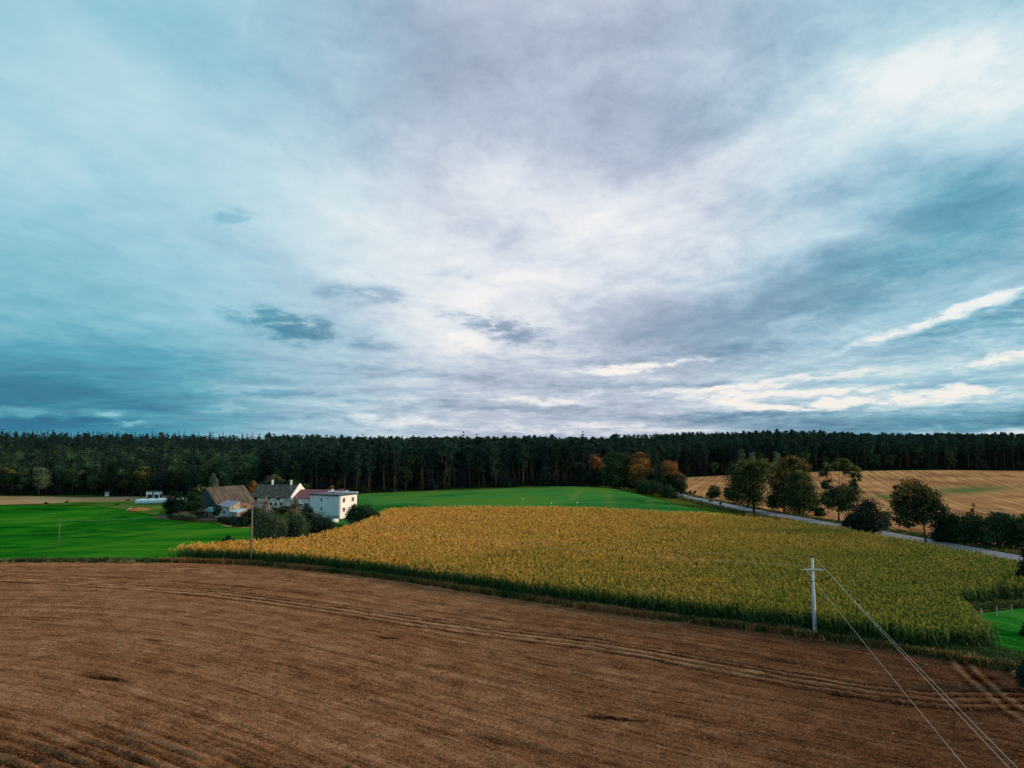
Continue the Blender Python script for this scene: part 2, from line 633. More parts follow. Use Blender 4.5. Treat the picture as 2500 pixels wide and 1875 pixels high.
gx = np.concatenate([[-5000, -2500, -1200, -700], np.arange(-440, 441, 4.0), [700, 1200, 2500, 5000]])
gy = np.concatenate([[-3000, -1000, -300], np.arange(-60, 761, 4.0), [1000, 1600, 3000, 8000]])
GX, GY = np.meshgrid(gx, gy)
ground = obj('ground', grid_mesh('ground', GX, GY, hgt(GX, GY) - 0.12 - 0.7 * (under_field(GX, GY)), [ground_mat()]))
tag(ground, kind='structure')

# ---------------------------------------------------------------- field edge curve: brown field against corn and meadow
edge_pts = np.array([(-190, 139), (-101, 135), (-68, 135), (-51, 134), (-25, 121), (6, 100), (19, 91), (33, 85), (44, 77), (52, 71), (75, 54), (110, 30)], float)


def smooth_curve(pts, k=3.0):
    xs = np.linspace(pts[0, 0], pts[-1, 0], 1200)
    ys = np.interp(xs, pts[:, 0], pts[:, 1])
    ker = np.exp(-0.5 * (np.arange(-60, 61) * (xs[1] - xs[0]) / k) ** 2)
    ker /= ker.sum()
    ys2 = np.convolve(np.pad(ys, 60, mode='edge'), ker, 'same')[60:-60]
    return xs, ys2


_ex, _ey = smooth_curve(edge_pts, 6.0)
_sx, _sy = smooth_curve(edge_pts, 22.0)


def edge(x):
    return np.interp(x, _ex, _ey)


def furrow(x):
    return np.interp(x, _sx, _sy)


# ---------------------------------------------------------------- ploughed field
def soil_mat():
    m, t, b = new_mat('ploughed_soil', .95, .0)
    fx = attr(t, 'fx').outputs['Fac']
    ft = attr(t, 'ft').outputs['Fac']
    fv = t.combine(fx, ft)
    s1 = t.noise(t.mapping(fv, sc=(.035, .75, 1)), 1.0, 6, .62, .6)      # broad bands along the furrows
    s2 = t.noise(t.mapping(fv, sc=(.25, 3.2, 1)), 1.0, 5, .65, .5)       # harrow lines
    n1 = t.noise(pos(t), 5.0, 7, .72)                                      # clods
    n2 = t.noise(pos(t), .05, 4, .5)
    n3 = t.noise(pos(t), .35, 5, .65)
    a = t.math('MULTIPLY_ADD', s1, .48, t.math('MULTIPLY_ADD', s2, .38, .07))
    a = t.math('MULTIPLY_ADD', t.math('SUBTRACT', n1, .5), .95, t.math('ADD', a, .30))
    a = t.math('MULTIPLY_ADD', n3, .35, a)
    n5 = t.noise(pos(t), 17.0, 5, .75)
    a = t.math('MULTIPLY_ADD', t.math('SUBTRACT', n5, .5), .55, a)
    a = t.math('SUBTRACT', a, .475)
    a = t.math('MULTIPLY_ADD', a, 1.25, -.125)
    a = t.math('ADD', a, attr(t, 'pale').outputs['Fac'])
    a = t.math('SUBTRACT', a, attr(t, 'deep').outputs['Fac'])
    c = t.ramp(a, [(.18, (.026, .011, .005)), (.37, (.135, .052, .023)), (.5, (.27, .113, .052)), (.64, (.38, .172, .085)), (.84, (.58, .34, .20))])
    # redder, paler soil to the upper left; vignetting painted in as darker soil to the lower right
    vignette = attr(t, 'vignette').outputs['Fac']
    w = t.math('ADD', vignette, t.math('MULTIPLY', t.math('SUBTRACT', n2, .5), .5), clamp=True)
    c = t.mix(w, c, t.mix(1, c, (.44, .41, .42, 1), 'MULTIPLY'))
    t.put(b.inputs['Base Color'], c)
    hb = t.math('MULTIPLY_ADD', s2, .5, n1)
    bump(t, b, hb, 1.0, .16)
    return m


def polyline_dist(X, Y, pts):
    d = np.full(X.shape, 1e9)
    for (a, b2) in zip(pts[:-1], pts[1:]):
        ax, ay = a
        bx, by = b2
        L2 = (bx - ax) ** 2 + (by - ay) ** 2
        t = np.clip(((X - ax) * (bx - ax) + (Y - ay) * (by - ay)) / L2, 0, 1)
        d = np.minimum(d, np.hypot(X - ax - t * (bx - ax), Y - ay - t * (by - ay)))
    return d


nxp, nyp = 900, 560
px_ = np.linspace(-150, 78, nxp)
tt = np.linspace(0, 1, nyp)
PX = np.broadcast_to(px_, (nyp, nxp)).copy()
near = 30.0
EY = edge(px_)
PY = near + (EY - near) * (1 - (1 - tt[:, None]) ** 1.0)
Zb = hgt(PX, PY)
ft = PY - furrow(PX)
wob = (fbm(PX * .05, ft * .12, 3, 5) - .45) * 2.0
fine = np.sin((ft + wob) * 2 * math.pi / .85) * .035 + (fbm(PX * .5, ft * 2.2, 4, 11) - .46) * .22
clod = (fbm(PX * 3.1, PY * 3.1, 3, 17) - .44) * .16
# deep plough ridges in the near left
deepmask = np.clip((-26 - ft * 1.0 - 0 - (PX + 20) * .62) / 16, 0, 1) * 0
lm = 1 / (1 + np.exp((PY + PX * .35 - 45.5 + (fbm(PX * .1, PY * .1, 3, 51) - .45) * 9) / 1.6))
ridge_ph = (ft + wob * .6) * 2 * math.pi / 1.35
rough_near = lm * (np.sin(ridge_ph) * .16 + (fbm(PX * .35, ft * 1.0, 3, 29) - .45) * .5)
Zp = Zb + fine + clod + rough_near
pale = np.zeros_like(PX)
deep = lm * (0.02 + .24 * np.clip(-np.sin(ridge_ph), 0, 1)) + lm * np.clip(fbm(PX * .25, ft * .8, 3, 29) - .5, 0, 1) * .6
# the tramline of tyre tracks
trk = [Z0(-60, 1418), Z0(0, 1423), Z0(316, 1440), Z0(542, 1459), Z0(800, 1495), Z0(1000, 1527), Z0(1171, 1551), Z0(1442, 1586), Z0(1600, 1612),
       Z0(1804, 1652), Z0(1920, 1674), Z0(2120, 1705), Z0(2300, 1725)]
td = np.full(PX.shape, 1e9)
ty = np.interp(PX, [p[0] for p in trk], [p[1] for p in trk])
slope = np.gradient(ty, axis=1) / np.gradient(PX, axis=1)
sd_ = (PY - ty) / np.sqrt(1 + slope ** 2)
sd_ = sd_ + (fbm(PX * .08, PX * 0 + 3.3, 2, 41) - .4) * .8
band = np.exp(-(sd_ / 2.3) ** 4)
tread = .5 + .5 * np.sin(PX * 2 * math.pi / .9)
for off, wd in ((-1.9, .38), (-.55, .30), (1.0, .38), (2.1, .25)):
    g = np.exp(-((sd_ - off) / wd) ** 2)
    Zp -= g * (.10 + .05 * tread)
    deep += g * .22
for off, wd in ((-1.2, .40), (.2, .35), (1.55, .25)):
    g = np.exp(-((sd_ - off) / wd) ** 2)
    Zp += g * .05
    pale += g * .14
# a second, fainter pass beyond it, and a faint one in the middle
for dv, amp in ((5.4, .10), (-14, .06), (-27, .07), (9.5, .06)):
    g = np.exp(-((sd_ - dv) / .45) ** 2) * (fbm(PX * .05, PX * 0 + dv, 2, 7) > .35)
    deep += g * amp * 1.3
    Zp -= g * .05
# pale worn ruts in the lower right corner
for pl in ([(2316, 1612), (2345, 1655), (2400, 1700), (2450, 1740), (2510, 1780)], [(2355, 1618), (2385, 1655), (2430, 1695), (2500, 1745)]):
    w_ = [Z0(*q) for q in pl]
    dd = polyline_dist(PX, PY, w_)
    g = np.exp(-(dd / .28) ** 2)
    pale += g * .34
    g2 = np.exp(-((dd - .7) / .35) ** 2)
    deep += g2 * .12
# dark wet scar near the middle of the field
for (u0, v0, ru_, rv_) in ((1480, 1768, 1.5, .35), (1540, 1772, 1.2, .3), (950, 1570, .8, .3), (370, 1573, 1.4, .2), (250, 1665, 2.5, .5)):
    cx0, cy0 = Z0(u0, v0)
    q = ((PX - cx0) / ru_) ** 2 + ((PY - cy0 + .3 * (PX - cx0)) / rv_) ** 2
    deep += np.exp(-q) * .5
    Zp -= np.exp(-q) * .12
vignette = np.clip((PX + 0.1 * PY - 0) / 48, -.15, 1.2) + np.clip((70 - PY) / 60, 0, .5) * .35  # vignette fall-off put into the soil colour, darker rightwards and near
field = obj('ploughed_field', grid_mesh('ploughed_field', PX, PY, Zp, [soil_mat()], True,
                                        {'fx': PX, 'ft': ft, 'pale': pale, 'deep': deep, 'vignette': vignette}))
tag(field, kind='structure')


# ---------------------------------------------------------------- sheets between boundary polylines
def sheet(name, front, back, mat, off=0.06, nu=120, nv=60):
    """strip between two polylines given in world XY (front and back, both left to right)"""
    def res(pts, n):
        pts = np.array(pts, float)
        s = np.concatenate([[0], np.cumsum(np.hypot(*np.diff(pts, axis=0).T))])
        q = np.linspace(0, s[-1], n)
        r = np.stack([np.interp(q, s, pts[:, 0]), np.interp(q, s, pts[:, 1])], 1)
        k = np.array([.25, .5, .25])
        for _ in range(2):
            r[1:-1] = .25 * r[:-2] + .5 * r[1:-1] + .25 * r[2:]
        return r
    A, Bk = res(front, nu), res(back, nu)
    t = np.linspace(0, 1, nv)[:, None, None]
    XY = A[None] * (1 - t) + Bk[None] * t
    X, Y = XY[..., 0], XY[..., 1]
    o = obj(name, grid_mesh(name, X, Y, hgt(X, Y) + off, [mat]))
    tag(o, kind='structure')
    return o


def meadow_mat(name, base, light, streak_rot, amt=.5, stretch=(.02, .5, 1), warmth=(.10, .16, .02)):
    m, t, b = new_mat(name, .95, .0)
    p = pos(t)
    v = t.mapping(p, rot=(0, 0, streak_rot))
    s = t.noise(t.mapping(v, sc=stretch), 1.0, 6, .6, .4)
    n = t.noise(p, 1.6, 6, .75)
    n2 = t.noise(p, .02, 4, .5)
    a = t.math('MULTIPLY_ADD', s, amt, t.math('MULTIPLY', n, .35))
    a = t.math('MULTIPLY_ADD', t.math('SUBTRACT', n2, .5), .75, t.math('ADD', a, .175))
    s3 = t.noise(t.mapping(v, sc=(stretch[0] * 2, stretch[1] * 4, 1)), 1.0, 4, .6)
    a = t.math('MULTIPLY_ADD', t.math('SUBTRACT', s3, .5), .35, a)
    c = t.ramp(a, [(.46, base), (.60, light), (.74, warmth)])
    trk_ = attr(t, 'track').outputs['Fac']
    c = t.mix(t.math('MULTIPLY', trk_, t.mapr(n, .3, .6, .3, 1), clamp=True), c, (warmth[0] * 1.3 + .02, warmth[1] * 1.05, warmth[2] * 1.5, 1))
    t.put(b.inputs['Base Color'], c)
    bump(t, b, n, .6, .25)
    return m


def add_tracks(o, lines):
    c_ = np.empty(len(o.data.vertices) * 3)
    o.data.vertices.foreach_get('co', c_)
    c_ = c_.reshape(-1, 3)
    tr_ = np.zeros(len(c_))
    for pl, wd, am in lines:
        w_ = [on(*q)[:2] for q in pl]
        tr_ = np.maximum(tr_, am * np.exp(-(polyline_dist(c_[:, 0], c_[:, 1], w_) / wd) ** 2))
    set_attr(o.data, 'track', tr_)


# left meadow (below the brown field's crest) ----------------------------------
mL = meadow_mat('meadow_grass', (.002, .068, .003), (.014, .150, .008), math.radians(10), .55, (.012, .22, 1), (.06, .21, .015))
fr = [(x, float(edge(x)) + 0.6) for x in (-180, -150, -120, -100, -80, -69)] + [(-62, 139), (-52, 146), (-44, 152)]
bk = [(-300, 296), (-262, 292)] + [on(u, v)[:2] for u, v in ((0, 1234), (60, 1234), (130, 1234), (220, 1236), (300, 1244), (385, 1262), (470, 1275), (545, 1282), (612, 1288), (690, 1292))]
m1 = sheet('meadow', fr, bk, mL, 0.03, 300, 160)
add_tracks(m1, [([(250, 1292), (380, 1300), (470, 1310)], .9, .55), ([(0, 1262), (180, 1268), (330, 1278), (520, 1300)], .5, .35), ([(0, 1305), (200, 1300), (420, 1306), (560, 1313)], .4, .35),
                ([(0, 1345), (160, 1346), (300, 1350)], .35, .4), ([(0, 1366), (380, 1368)], .8, .5), ([(0, 1243), (250, 1250), (400, 1268)], .5, .3)])
# middle meadow behind the corn -------------------------------------------------
mM = meadow_mat('young_crop', (.014, .100, .018), (.050, .20, .040), math.radians(-10), .5, (.015, .12, 1), (.10, .20, .02))
fr = [(-58, 196), (-40, 192), (-20, 198), (5, 200), (30, 196), (52, 190), (64, 190), on(1790, 1262)[:2]]
bk = [on(800, 1206)[:2], on(880, 1206)[:2], on(1000, 1201)[:2], on(1200, 1194)[:2], on(1400, 1188)[:2], on(1490, 1192)[:2], on(1560, 1208)[:2], on(1650, 1233)[:2], on(1720, 1247)[:2], on(1792, 1260)[:2]]
m2 = sheet('meadow', fr, bk, mM, 0.05, 240, 110)
add_tracks(m2, [([(1423, 1194), (1408, 1205), (1398, 1221)], 1.1, .95), ([(885, 1209), (1000, 1204), (1200, 1198), (1400, 1193)], 2.0, .5), ([(1480, 1200), (1490, 1220), (1488, 1246)], 1.6, .45),
                ([(1585, 1222), (1592, 1236)], 1.4, .5), ([(920, 1232), (980, 1226), (1080, 1224)], 1.2, .5), ([(900, 1222), (1000, 1212), (1100, 1206)], .7, .35), ([(1000, 1240), (1300, 1240), (1600, 1250)], .6, .25)])
# far fallow strip at left --------------------------------------------------------
mF = meadow_mat('fallow_grass', (.15, .17, .035), (.36, .21, .09), 0, .7, (.012, .10, 1), (.42, .27, .15))
fr = [on(u, v)[:2] for u, v in ((120, 1233), (220, 1235), (300, 1243), (385, 1260))]
bk = [on(u, v)[:2] for u, v in ((120, 1229), (220, 1226), (300, 1224), (420, 1222))]
sheet('pasture', fr, bk, meadow_mat('pasture_grass', (.03, .09, .010), (.07, .15, .02), 0, .5, (.02, .15, 1), (.20, .18, .05)), .045, 60, 14)
fr = [(-300, 298)] + [on(u, v)[:2] for u, v in ((0, 1233), (100, 1230), (200, 1226), (300, 1225), (420, 1222))]
bk = [(-330, 340)] + [on(u, v)[:2] for u, v in ((0, 1212), (100, 1212), (200, 1215), (300, 1213), (430, 1206))]
sheet('fallow_field', fr, bk, mF, 0.06)


def stubble_mat():
    m, t, b = new_mat('stubble', .95, .0)
    p = pos(t)
    v = t.mapping(p, rot=(0, 0, math.radians(-70)))
    s = t.noise(t.mapping(v, sc=(.005, .50, 1)), 1.0, 3, .55, .15)
    n = t.noise(p, 1.3, 5, .7)
    n2 = t.noise(p, .03, 4)
    a = t.math('MULTIPLY_ADD', s, .7, t.math('MULTIPLY', n, .3))
    wv = t.node('ShaderNodeTexWave', wave_type='BANDS', bands_direction='Y')
    t.put(wv.inputs['Vector'], v)
    wv.inputs['Scale'].default_value = .075
    wv.inputs['Distortion'].default_value = 2.2
    wv.inputs['Detail'].default_value = 3
    wv.inputs['Detail Scale'].default_value = .12
    wv2 = t.node('ShaderNodeTexWave', wave_type='BANDS', bands_direction='Y')
    t.put(wv2.inputs['Vector'], v)
    wv2.inputs['Scale'].default_value = .19
    wv2.inputs['Distortion'].default_value = 2.5
    wv2.inputs['Detail Scale'].default_value = .10
    a = t.math('MULTIPLY_ADD', t.math('SUBTRACT', wv.outputs['Fac'], .5), .07, a)
    a = t.math('MULTIPLY_ADD', t.math('SUBTRACT', wv2.outputs['Fac'], .5), .10, a)
    c = t.ramp(a, [(.30, (.25, .11, .042)), (.5, (.49, .24, .10)), (.70, (.70, .38, .18))])
    dark = t.ramp(n2, [(.35, (.62, .52, .52)), (.6, (1, 1, 1))])
    c = t.mix(1, c, dark, 'MULTIPLY')
    g = attr(t, 'green').outputs['Fac']
    g = t.math('MULTIPLY', g, t.mapr(n, .3, .6, .3, 1.2), clamp=True)
    c = t.mix(g, c, (.06, .13, .035, 1))
    t.put(b.inputs['Base Color'], c)
    bump(t, b, t.math('ADD', s, t.math('MULTIPLY', n, .4)), .8, .3)
    return m


road_c = [(112, 98), (100, 135), (93, 175), (84.5, 211), (76, 250), (70, 290), (66, 330), (66, 372)]
fr = [(x + 9.5, y) for x, y in road_c[:7]][::-1]
XY = []
fr = [(75, 333), (79, 290), (85, 250), (94, 211), (102, 175), (109, 140), (122, 100)]
bk = [(95, 424), (150, 440), (200, 432), (260, 424), (320, 420), (400, 380), (430, 250)]
st = sheet('stubble_field', fr, bk, stubble_mat(), 0.05, 160, 90)
co = np.empty(len(st.data.vertices) * 3)
st.data.vertices.foreach_get('co', co)
co = co.reshape(-1, 3)
gr = np.zeros(len(co))
for (u0, v0, r1, r2, am) in ((2360, 1197, 30, 13, 1.0), (2180, 1212, 14, 8, .9), (1800, 1230, 20, 6, .5)):
    cx0, cy0, _ = on(u0, v0)
    q = ((co[:, 0] - cx0) / r1) ** 2 + ((co[:, 1] - cy0 - .5 * (co[:, 0] - cx0)) / r2) ** 2
    gr += am * np.exp(-q)
set_attr(st.data, 'green', gr)

# paddock at lower right ------------------------------------------------------------
mP = meadow_mat('paddock_grass', (.006, .085, .006), (.035, .20, .025), math.radians(60), .5, (.05, .4, 1))
fr = [Z0(u, v) for u, v in ((2352, 1512), (2385, 1548), (2420, 1583), (2450, 1612), (2520, 1640))]
bk = [Z0(u, v) for u, v in ((2352, 1510), (2400, 1506), (2440, 1502), (2500, 1497), (2600, 1480))]
sheet('paddock', fr, bk, mP, 0.05, 60, 30)


# ---------------------------------------------------------------- road
def road_mat():
    m, t, b = new_mat('asphalt', .75, .3)
    p = pos(t)
    n = t.noise(p, .5, 6, .7)
    n2 = t.noise(p, 6, 4, .7)
    a = t.math('MULTIPLY_ADD', n, .6, t.math('MULTIPLY', n2, .4))
    c = t.ramp(a, [(.3, (.13, .13, .15)), (.7, (.25, .25, .28))])
    t.put(b.inputs['Base Color'], c)
    return m


def ribbon(name, pts, w0, w1, mat, off, parent=None):
    pts = np.array(pts, float)
    s = np.concatenate([[0], np.cumsum(np.hypot(*np.diff(pts, axis=0).T))])
    q = np.linspace(0, s[-1], 140)
    c = np.stack([np.interp(q, s, pts[:, 0]), np.interp(q, s, pts[:, 1])], 1)
    for _ in range(12):
        c[1:-1] = .25 * c[:-2] + .5 * c[1:-1] + .25 * c[2:]
    d = np.gradient(c, axis=0)
    d /= np.hypot(*d.T)[:, None]
    nrm = np.stack([d[:, 1], -d[:, 0]], 1)
    ks = np.linspace(w0, w1, 5)
    X = np.stack([c[:, 0] + nrm[:, 0] * k for k in ks])
    Y = np.stack([c[:, 1] + nrm[:, 1] * k for k in ks])
    zc_ = hgt(c[:, 0], c[:, 1])
    Z = np.broadcast_to(zc_, X.shape) + off
    return obj(name, grid_mesh(name, X, Y, Z, [mat]), parent)


road = tag(ribbon('road', road_c, -3.4, 3.4, road_mat(), .22), kind='structure')
lm_ = plain('road_paint', (.62, .60, .55), .7, .2, .35, 3)
tag(ribbon('road_marking', road_c, 3.05, 3.19, lm_, .226), kind='structure')
tag(ribbon('road_marking', road_c, -3.19, -3.05, lm_, .226), kind='structure')
shoulder = plain('gravel_shoulder', (.16, .13, .10), .95, .1, .5, 2)
tag(ribbon('road_shoulder', road_c, -4.2, 4.2, shoulder, .12), kind='structure')

# ---------------------------------------------------------------- forest floor
front_u = [(-500, 380), (-200, 350), (0, 328), (200, 326), (330, 312), (430, 312), (560, 285), (660, 283), (880, 272), (1000, 278), (1200, 282), (1400, 286), (1500, 300), (1560, 330),
           (1620, 432), (1700, 434), (2000, 438), (2300, 428), (2500, 428), (2700, 420), (3100, 400)]
_fa = np.array([math.atan2(ray(u, 1160)[0], 1) for u, _ in front_u])
_fd = np.array([d for _, d in front_u], float)


def front_d(a):
    return np.interp(a, _fa, _fd)


mFF = plain('forest_floor_litter', (.018, .020, .012), .95, .05, .5, 1.2)
aa = np.linspace(_fa[0], _fa[-1], 200)
ss = np.concatenate([np.linspace(0, 120, 30), np.linspace(130, 520, 30)])
AA, SS = np.meshgrid(aa, ss)
DD = front_d(AA) + SS
FX, FY = np.tan(AA) * DD, DD
tag(obj('forest_floor', grid_mesh('forest_floor', FX, FY, hgt(FX, FY) + .10, [mFF])), kind='structure')


# ---------------------------------------------------------------- vegetation meshes
def leaf_quads(C, N, size, aspect=0.7, r=None):
    """C centres (n,3), N normals, size (n,) -> V, F of ragged quads"""
    r = r or rng
    n = len(C)
    t = r.normal(size=(n, 3))
    t -= (t * N).sum(1, keepdims=True) * N
    t /= np.linalg.norm(t, axis=1, keepdims=True) + 1e-9
    b = np.cross(N, t)
    sz = size[:, None]
    j = r.uniform(.7, 1.25, size=(n, 4, 1))
    V = np.stack([C + t * sz * .5 * j[:, 0], C + b * sz * .5 * aspect * j[:, 1],
                  C - t * sz * .5 * j[:, 2], C - b * sz * .5 * aspect * j[:, 3]], 1).reshape(-1, 3)
    F = np.arange(4 * n).reshape(n, 4)
    return V, F


def unit(n, r=None):
    r = r or rng
    v = r.normal(size=(n, 3))
    return v / np.linalg.norm(v, axis=1, keepdims=True)


def crown_mesh(name, blobs, n, size, mat, seed=0, droop=0.0, gap=0.25, clump=0.9, aspect=.7, up=0.35):
    """blobs: (x, y, z, rx, ry, rz) in tree space. Leaves gather in sub-clumps near each blob's skin."""
    r = np.random.default_rng(seed)
    bl = np.array(blobs, float)
    wts = (bl[:, 3] * bl[:, 4] + bl[:, 4] * bl[:, 5] + bl[:, 3] * bl[:, 5])
    wts /= wts.sum()
    C, N, T = [], [], []
    zmin = (bl[:, 2] - bl[:, 5]).min()
    zmax = (bl[:, 2] + bl[:, 5]).max()
    for i, b in enumerate(bl):
        m = max(8, int(n * wts[i]))
        nc = max(7, int(m / 30))
        cu = unit(nc, r)
        cr = r.uniform(.30, 1.0, nc)[:, None] ** .7
        cc = cu * cr * b[3:6] + b[:3]
        ct = r.uniform(0, 1, nc)
        keep = r.uniform(size=nc) > gap * .35
        cc, cu, ct = cc[keep], cu[keep], ct[keep]
        k = r.integers(0, len(cc), m)
        rad = clump * (b[3:6].mean()) * .46
        p = cc[k] + np.clip(r.normal(size=(m, 3)), -1.6, 1.6) * rad * [1, 1, .7] * .55
        p[:, 2] -= droop * np.abs(r.normal(size=m)) * rad
        nn = unit(m, r) * .8 + cu[k] * .8 + np.array([0, 0, up])
        nn /= np.linalg.norm(nn, axis=1, keepdims=True)
        C.append(p)
        N.append(nn)
        T.append(np.clip(ct[k] * .6 + r.uniform(0, .5, m), 0, 1))
    C = np.concatenate(C)
    N = np.concatenate(N)
    T = np.concatenate(T)
    C[:, 2] = np.maximum(C[:, 2], 0.12)
    sz = size * r.uniform(.6, 1.4, len(C))
    V, F = leaf_quads(C, N, sz, aspect, r)
    me = mesh_np(name, V, F, [mat])
    set_attr(me, 'tint', np.repeat(T, 4))
    set_attr(me, 'h', np.repeat((C[:, 2] - zmin) / (zmax - zmin), 4))
    return me


def trunk_mesh(name, height, r0, r1, mat, lean=(0, 0), limbs=(), seed=0, seg=7):
    """tapered trunk with limbs; limbs: (start fraction, end (x,y,z), r)"""
    r = np.random.default_rng(seed)
    mb = MB()
    n = 6
    pts, rr = [], []
    for i in range(n):
        f = i / (n - 1)
        jx, jy = (r.normal(0, .012, 2) * height * (0 if i == 0 else 1))
        pts.append((lean[0] * f ** 1.3 + jx, lean[1] * f ** 1.3 + jy, height * f - (.3 if i == 0 else 0)))
        rr.append(r0 + (r1 - r0) * f if i else r0 * 1.25)
    mb.tube(pts, rr, seg)
    for (f, e, rl) in limbs:
        a = Vector(pts[0]).lerp(Vector(pts[-1]), f)
        i = min(int(f * (n - 1)), n - 2)
        g = f * (n - 1) - i
        a = Vector(pts[i]).lerp(Vector(pts[i + 1]), g)
        e = Vector(e)
        mid = a.lerp(e, .5) + Vector((0, 0, -.08 * (e - a).length))
        mb.tube([a, mid, e], [rl, rl * .65, rl * .25], 5)
    me = mesh_from(name, mb.v, mb.f, [mat], True)
    z = np.array([p[2] for p in mb.v])
    set_attr(me, 'h', np.clip(z / max(height, .1), 0, 1))
    return me


def auto_limbs(blobs, th, k=6, seed=0, r=.09):
    rr = random.Random(seed)
    out_ = []
    for i in range(k):
        b = blobs[rr.randrange(len(blobs))]
        e = (b[0] + rr.uniform(-.5, .5) * b[3], b[1] + rr.uniform(-.5, .5) * b[4], b[2] + rr.uniform(-.1, .5) * b[5])
        out_.append((rr.uniform(.45, .98), e, r * rr.uniform(.7, 1.3)))
    return out_


def make_tree(name, label, cat, loc, blobs, n, size, leaf, th=None, r0=.25, lean=(0, 0), bark='bark', seed=0, group=None,
              droop=0, gap=.35, limbs=None, clump=.9, aspect=.7, up=.35, nl=7, part='crown'):
    t = thing(name, label, cat, loc, 0, group)
    top = max(b[2] for b in blobs)
    th = th if th else top
    lb = limbs if limbs is not None else auto_limbs(blobs, th, nl, seed, r0 * .4)
    obj('trunk' if part == 'crown' else 'stem', trunk_mesh('trunk', th, r0, r0 * .3, M[bark], lean, lb, seed), t)
    obj(part, crown_mesh(part, blobs, n, size, M[leaf], seed + 100, droop, gap, clump, aspect, up), t)
    return t


# ---- pines ---------------------------------------------------------------------
def pine_crown(name, H, base, w, mat, seed, n=2000):
    r = np.random.default_rng(seed)
    C, N, T = [], [], []
    nb = 44
    for i in range(nb):
        f = r.uniform(0, 1) ** .8
        z = base + (H - base) * f
        wr = w * (math.sin(math.pi * min(1, (1 - f) * .84 + .08)) ** .9) * r.uniform(.55, 1.15)
        an = r.uniform(0, 2 * math.pi)
        m = int(n / nb)
        s = r.uniform(.25, 1, m)
        cx = np.cos(an) * wr * s + r.normal(0, .35, m)
        cy = np.sin(an) * wr * s + r.normal(0, .35, m)
        cz = z + s * wr * .22 + r.normal(0, .28, m)
        C.append(np.stack([cx, cy, cz], 1))
        nn = unit(m, r) * .8 + [0, 0, .7]
        N.append(nn / np.linalg.norm(nn, axis=1, keepdims=True))
        T.append(np.clip(np.full(m, r.uniform(0, .7)) + r.uniform(0, .4, m), 0, 1))
    # sparse dead lower twigs
    C, N, T = map(np.concatenate, (C, N, T))
    V, F = leaf_quads(C, N, .62 * r.uniform(.6, 1.4, len(C)), .45, r)
    me = mesh_np(name, V, F, [mat])
    set_attr(me, 'tint', np.repeat(T, 4))
    set_attr(me, 'h', np.repeat(C[:, 2] / H, 4))
    return me


def spruce_crown(name, H, base, w, mat, seed, n=1500):
    r = np.random.default_rng(seed)
    f = r.uniform(0, 1, n)
    lay = np.round(f * 16) / 16
    z = base + (H - base) * (lay * .75 + f * .25)
    ra = (.25 + w * (1 - (z - base) / (H - base)) ** .85) * r.uniform(.3, 1.05, n)
    an = r.uniform(0, 2 * np.pi, n)
    ra *= .8 + .25 * np.sin(an * 3 + lay * 20)
    C = np.stack([np.cos(an) * ra, np.sin(an) * ra, z - ra * .35], 1)
    N = np.stack([np.cos(an) * .5, np.sin(an) * .5, np.ones(n)], 1) + r.normal(0, .4, (n, 3))
    N /= np.linalg.norm(N, axis=1, keepdims=True)
    V, F = leaf_quads(C, N, .75 * r.uniform(.6, 1.4, n), .5, r)
    me = mesh_np(name, V, F, [mat])
    set_attr(me, 'tint', np.repeat(r.uniform(0, 1, n), 4))
    set_attr(me, 'h', np.repeat(C[:, 2] / H, 4))
    return me


def dead_limbs(H, base, seed):
    rr = random.Random(seed)
    o_ = []
    for i in range(9):
        f = rr.uniform(.25, .92)
        a = rr.uniform(0, 6.28)
        L = rr.uniform(.8, 2.4)
        o_.append((f, (math.cos(a) * L, math.sin(a) * L, f * H * .95 + rr.uniform(-.3, .6)), .05))
    return o_


PINES, SPRUCES, BROAD = [], [], []
for k in range(6):
    H = 22.0
    base = [10.0, 8.0, 11.5, 8.5, 6.5, 10.5][k]
    H = [22.0, 21, 23.5, 20, 22.5, 19.5][k]
    tr = trunk_mesh('pine_trunk', H * .93, .24, .07, M['bark_pine'], (random.uniform(-.6, .6), random.uniform(-.4, .4)), dead_limbs(H, base, k), k, 6)
    PINES.append((tr, pine_crown('pine_crown', H, base, [3.0, 3.6, 2.7, 3.3, 3.8, 2.9][k], M['needle'], k)))
for k in range(3):
    H = 23.0
    tr = trunk_mesh('spruce_trunk', H * .88, .22, .03, M['bark'], (0, 0), (), 40 + k, 6)
    SPRUCES.append((tr, spruce_crown('spruce_crown', H, 2.0, [4.2, 3.6, 4.6][k], M['needle_spruce'], 40 + k)))
for k in range(5):
    rr = random.Random(60 + k)
    H = 16.0
    bl = [(0, 0, H * .62, 3.4, 3.4, H * .34)]
    for j in range(7):
        a = rr.uniform(0, 6.28)
        q = rr.uniform(1.2, 3.0)
        bl.append((math.cos(a) * q, math.sin(a) * q, rr.uniform(H * .3, H * .86), rr.uniform(1.3, 2.3), rr.uniform(1.3, 2.3), rr.uniform(1.2, 2.6)))
    tr = trunk_mesh('wood_trunk', H * .8, .25, .08, M['bark'], (rr.uniform(-.5, .5), 0), auto_limbs(bl, H * .8, 6, k), 60 + k, 6)
    BROAD.append((tr, crown_mesh('wood_crown', bl, 1100, .62, M['leaf_wood'], 60 + k, 0, .4, 1.0)))


# ---------------------------------------------------------------- instancing through geometry nodes
def source(name, me):
    return bpy.data.objects.new(name, me)       # not linked to the scene: only feeds the instancer


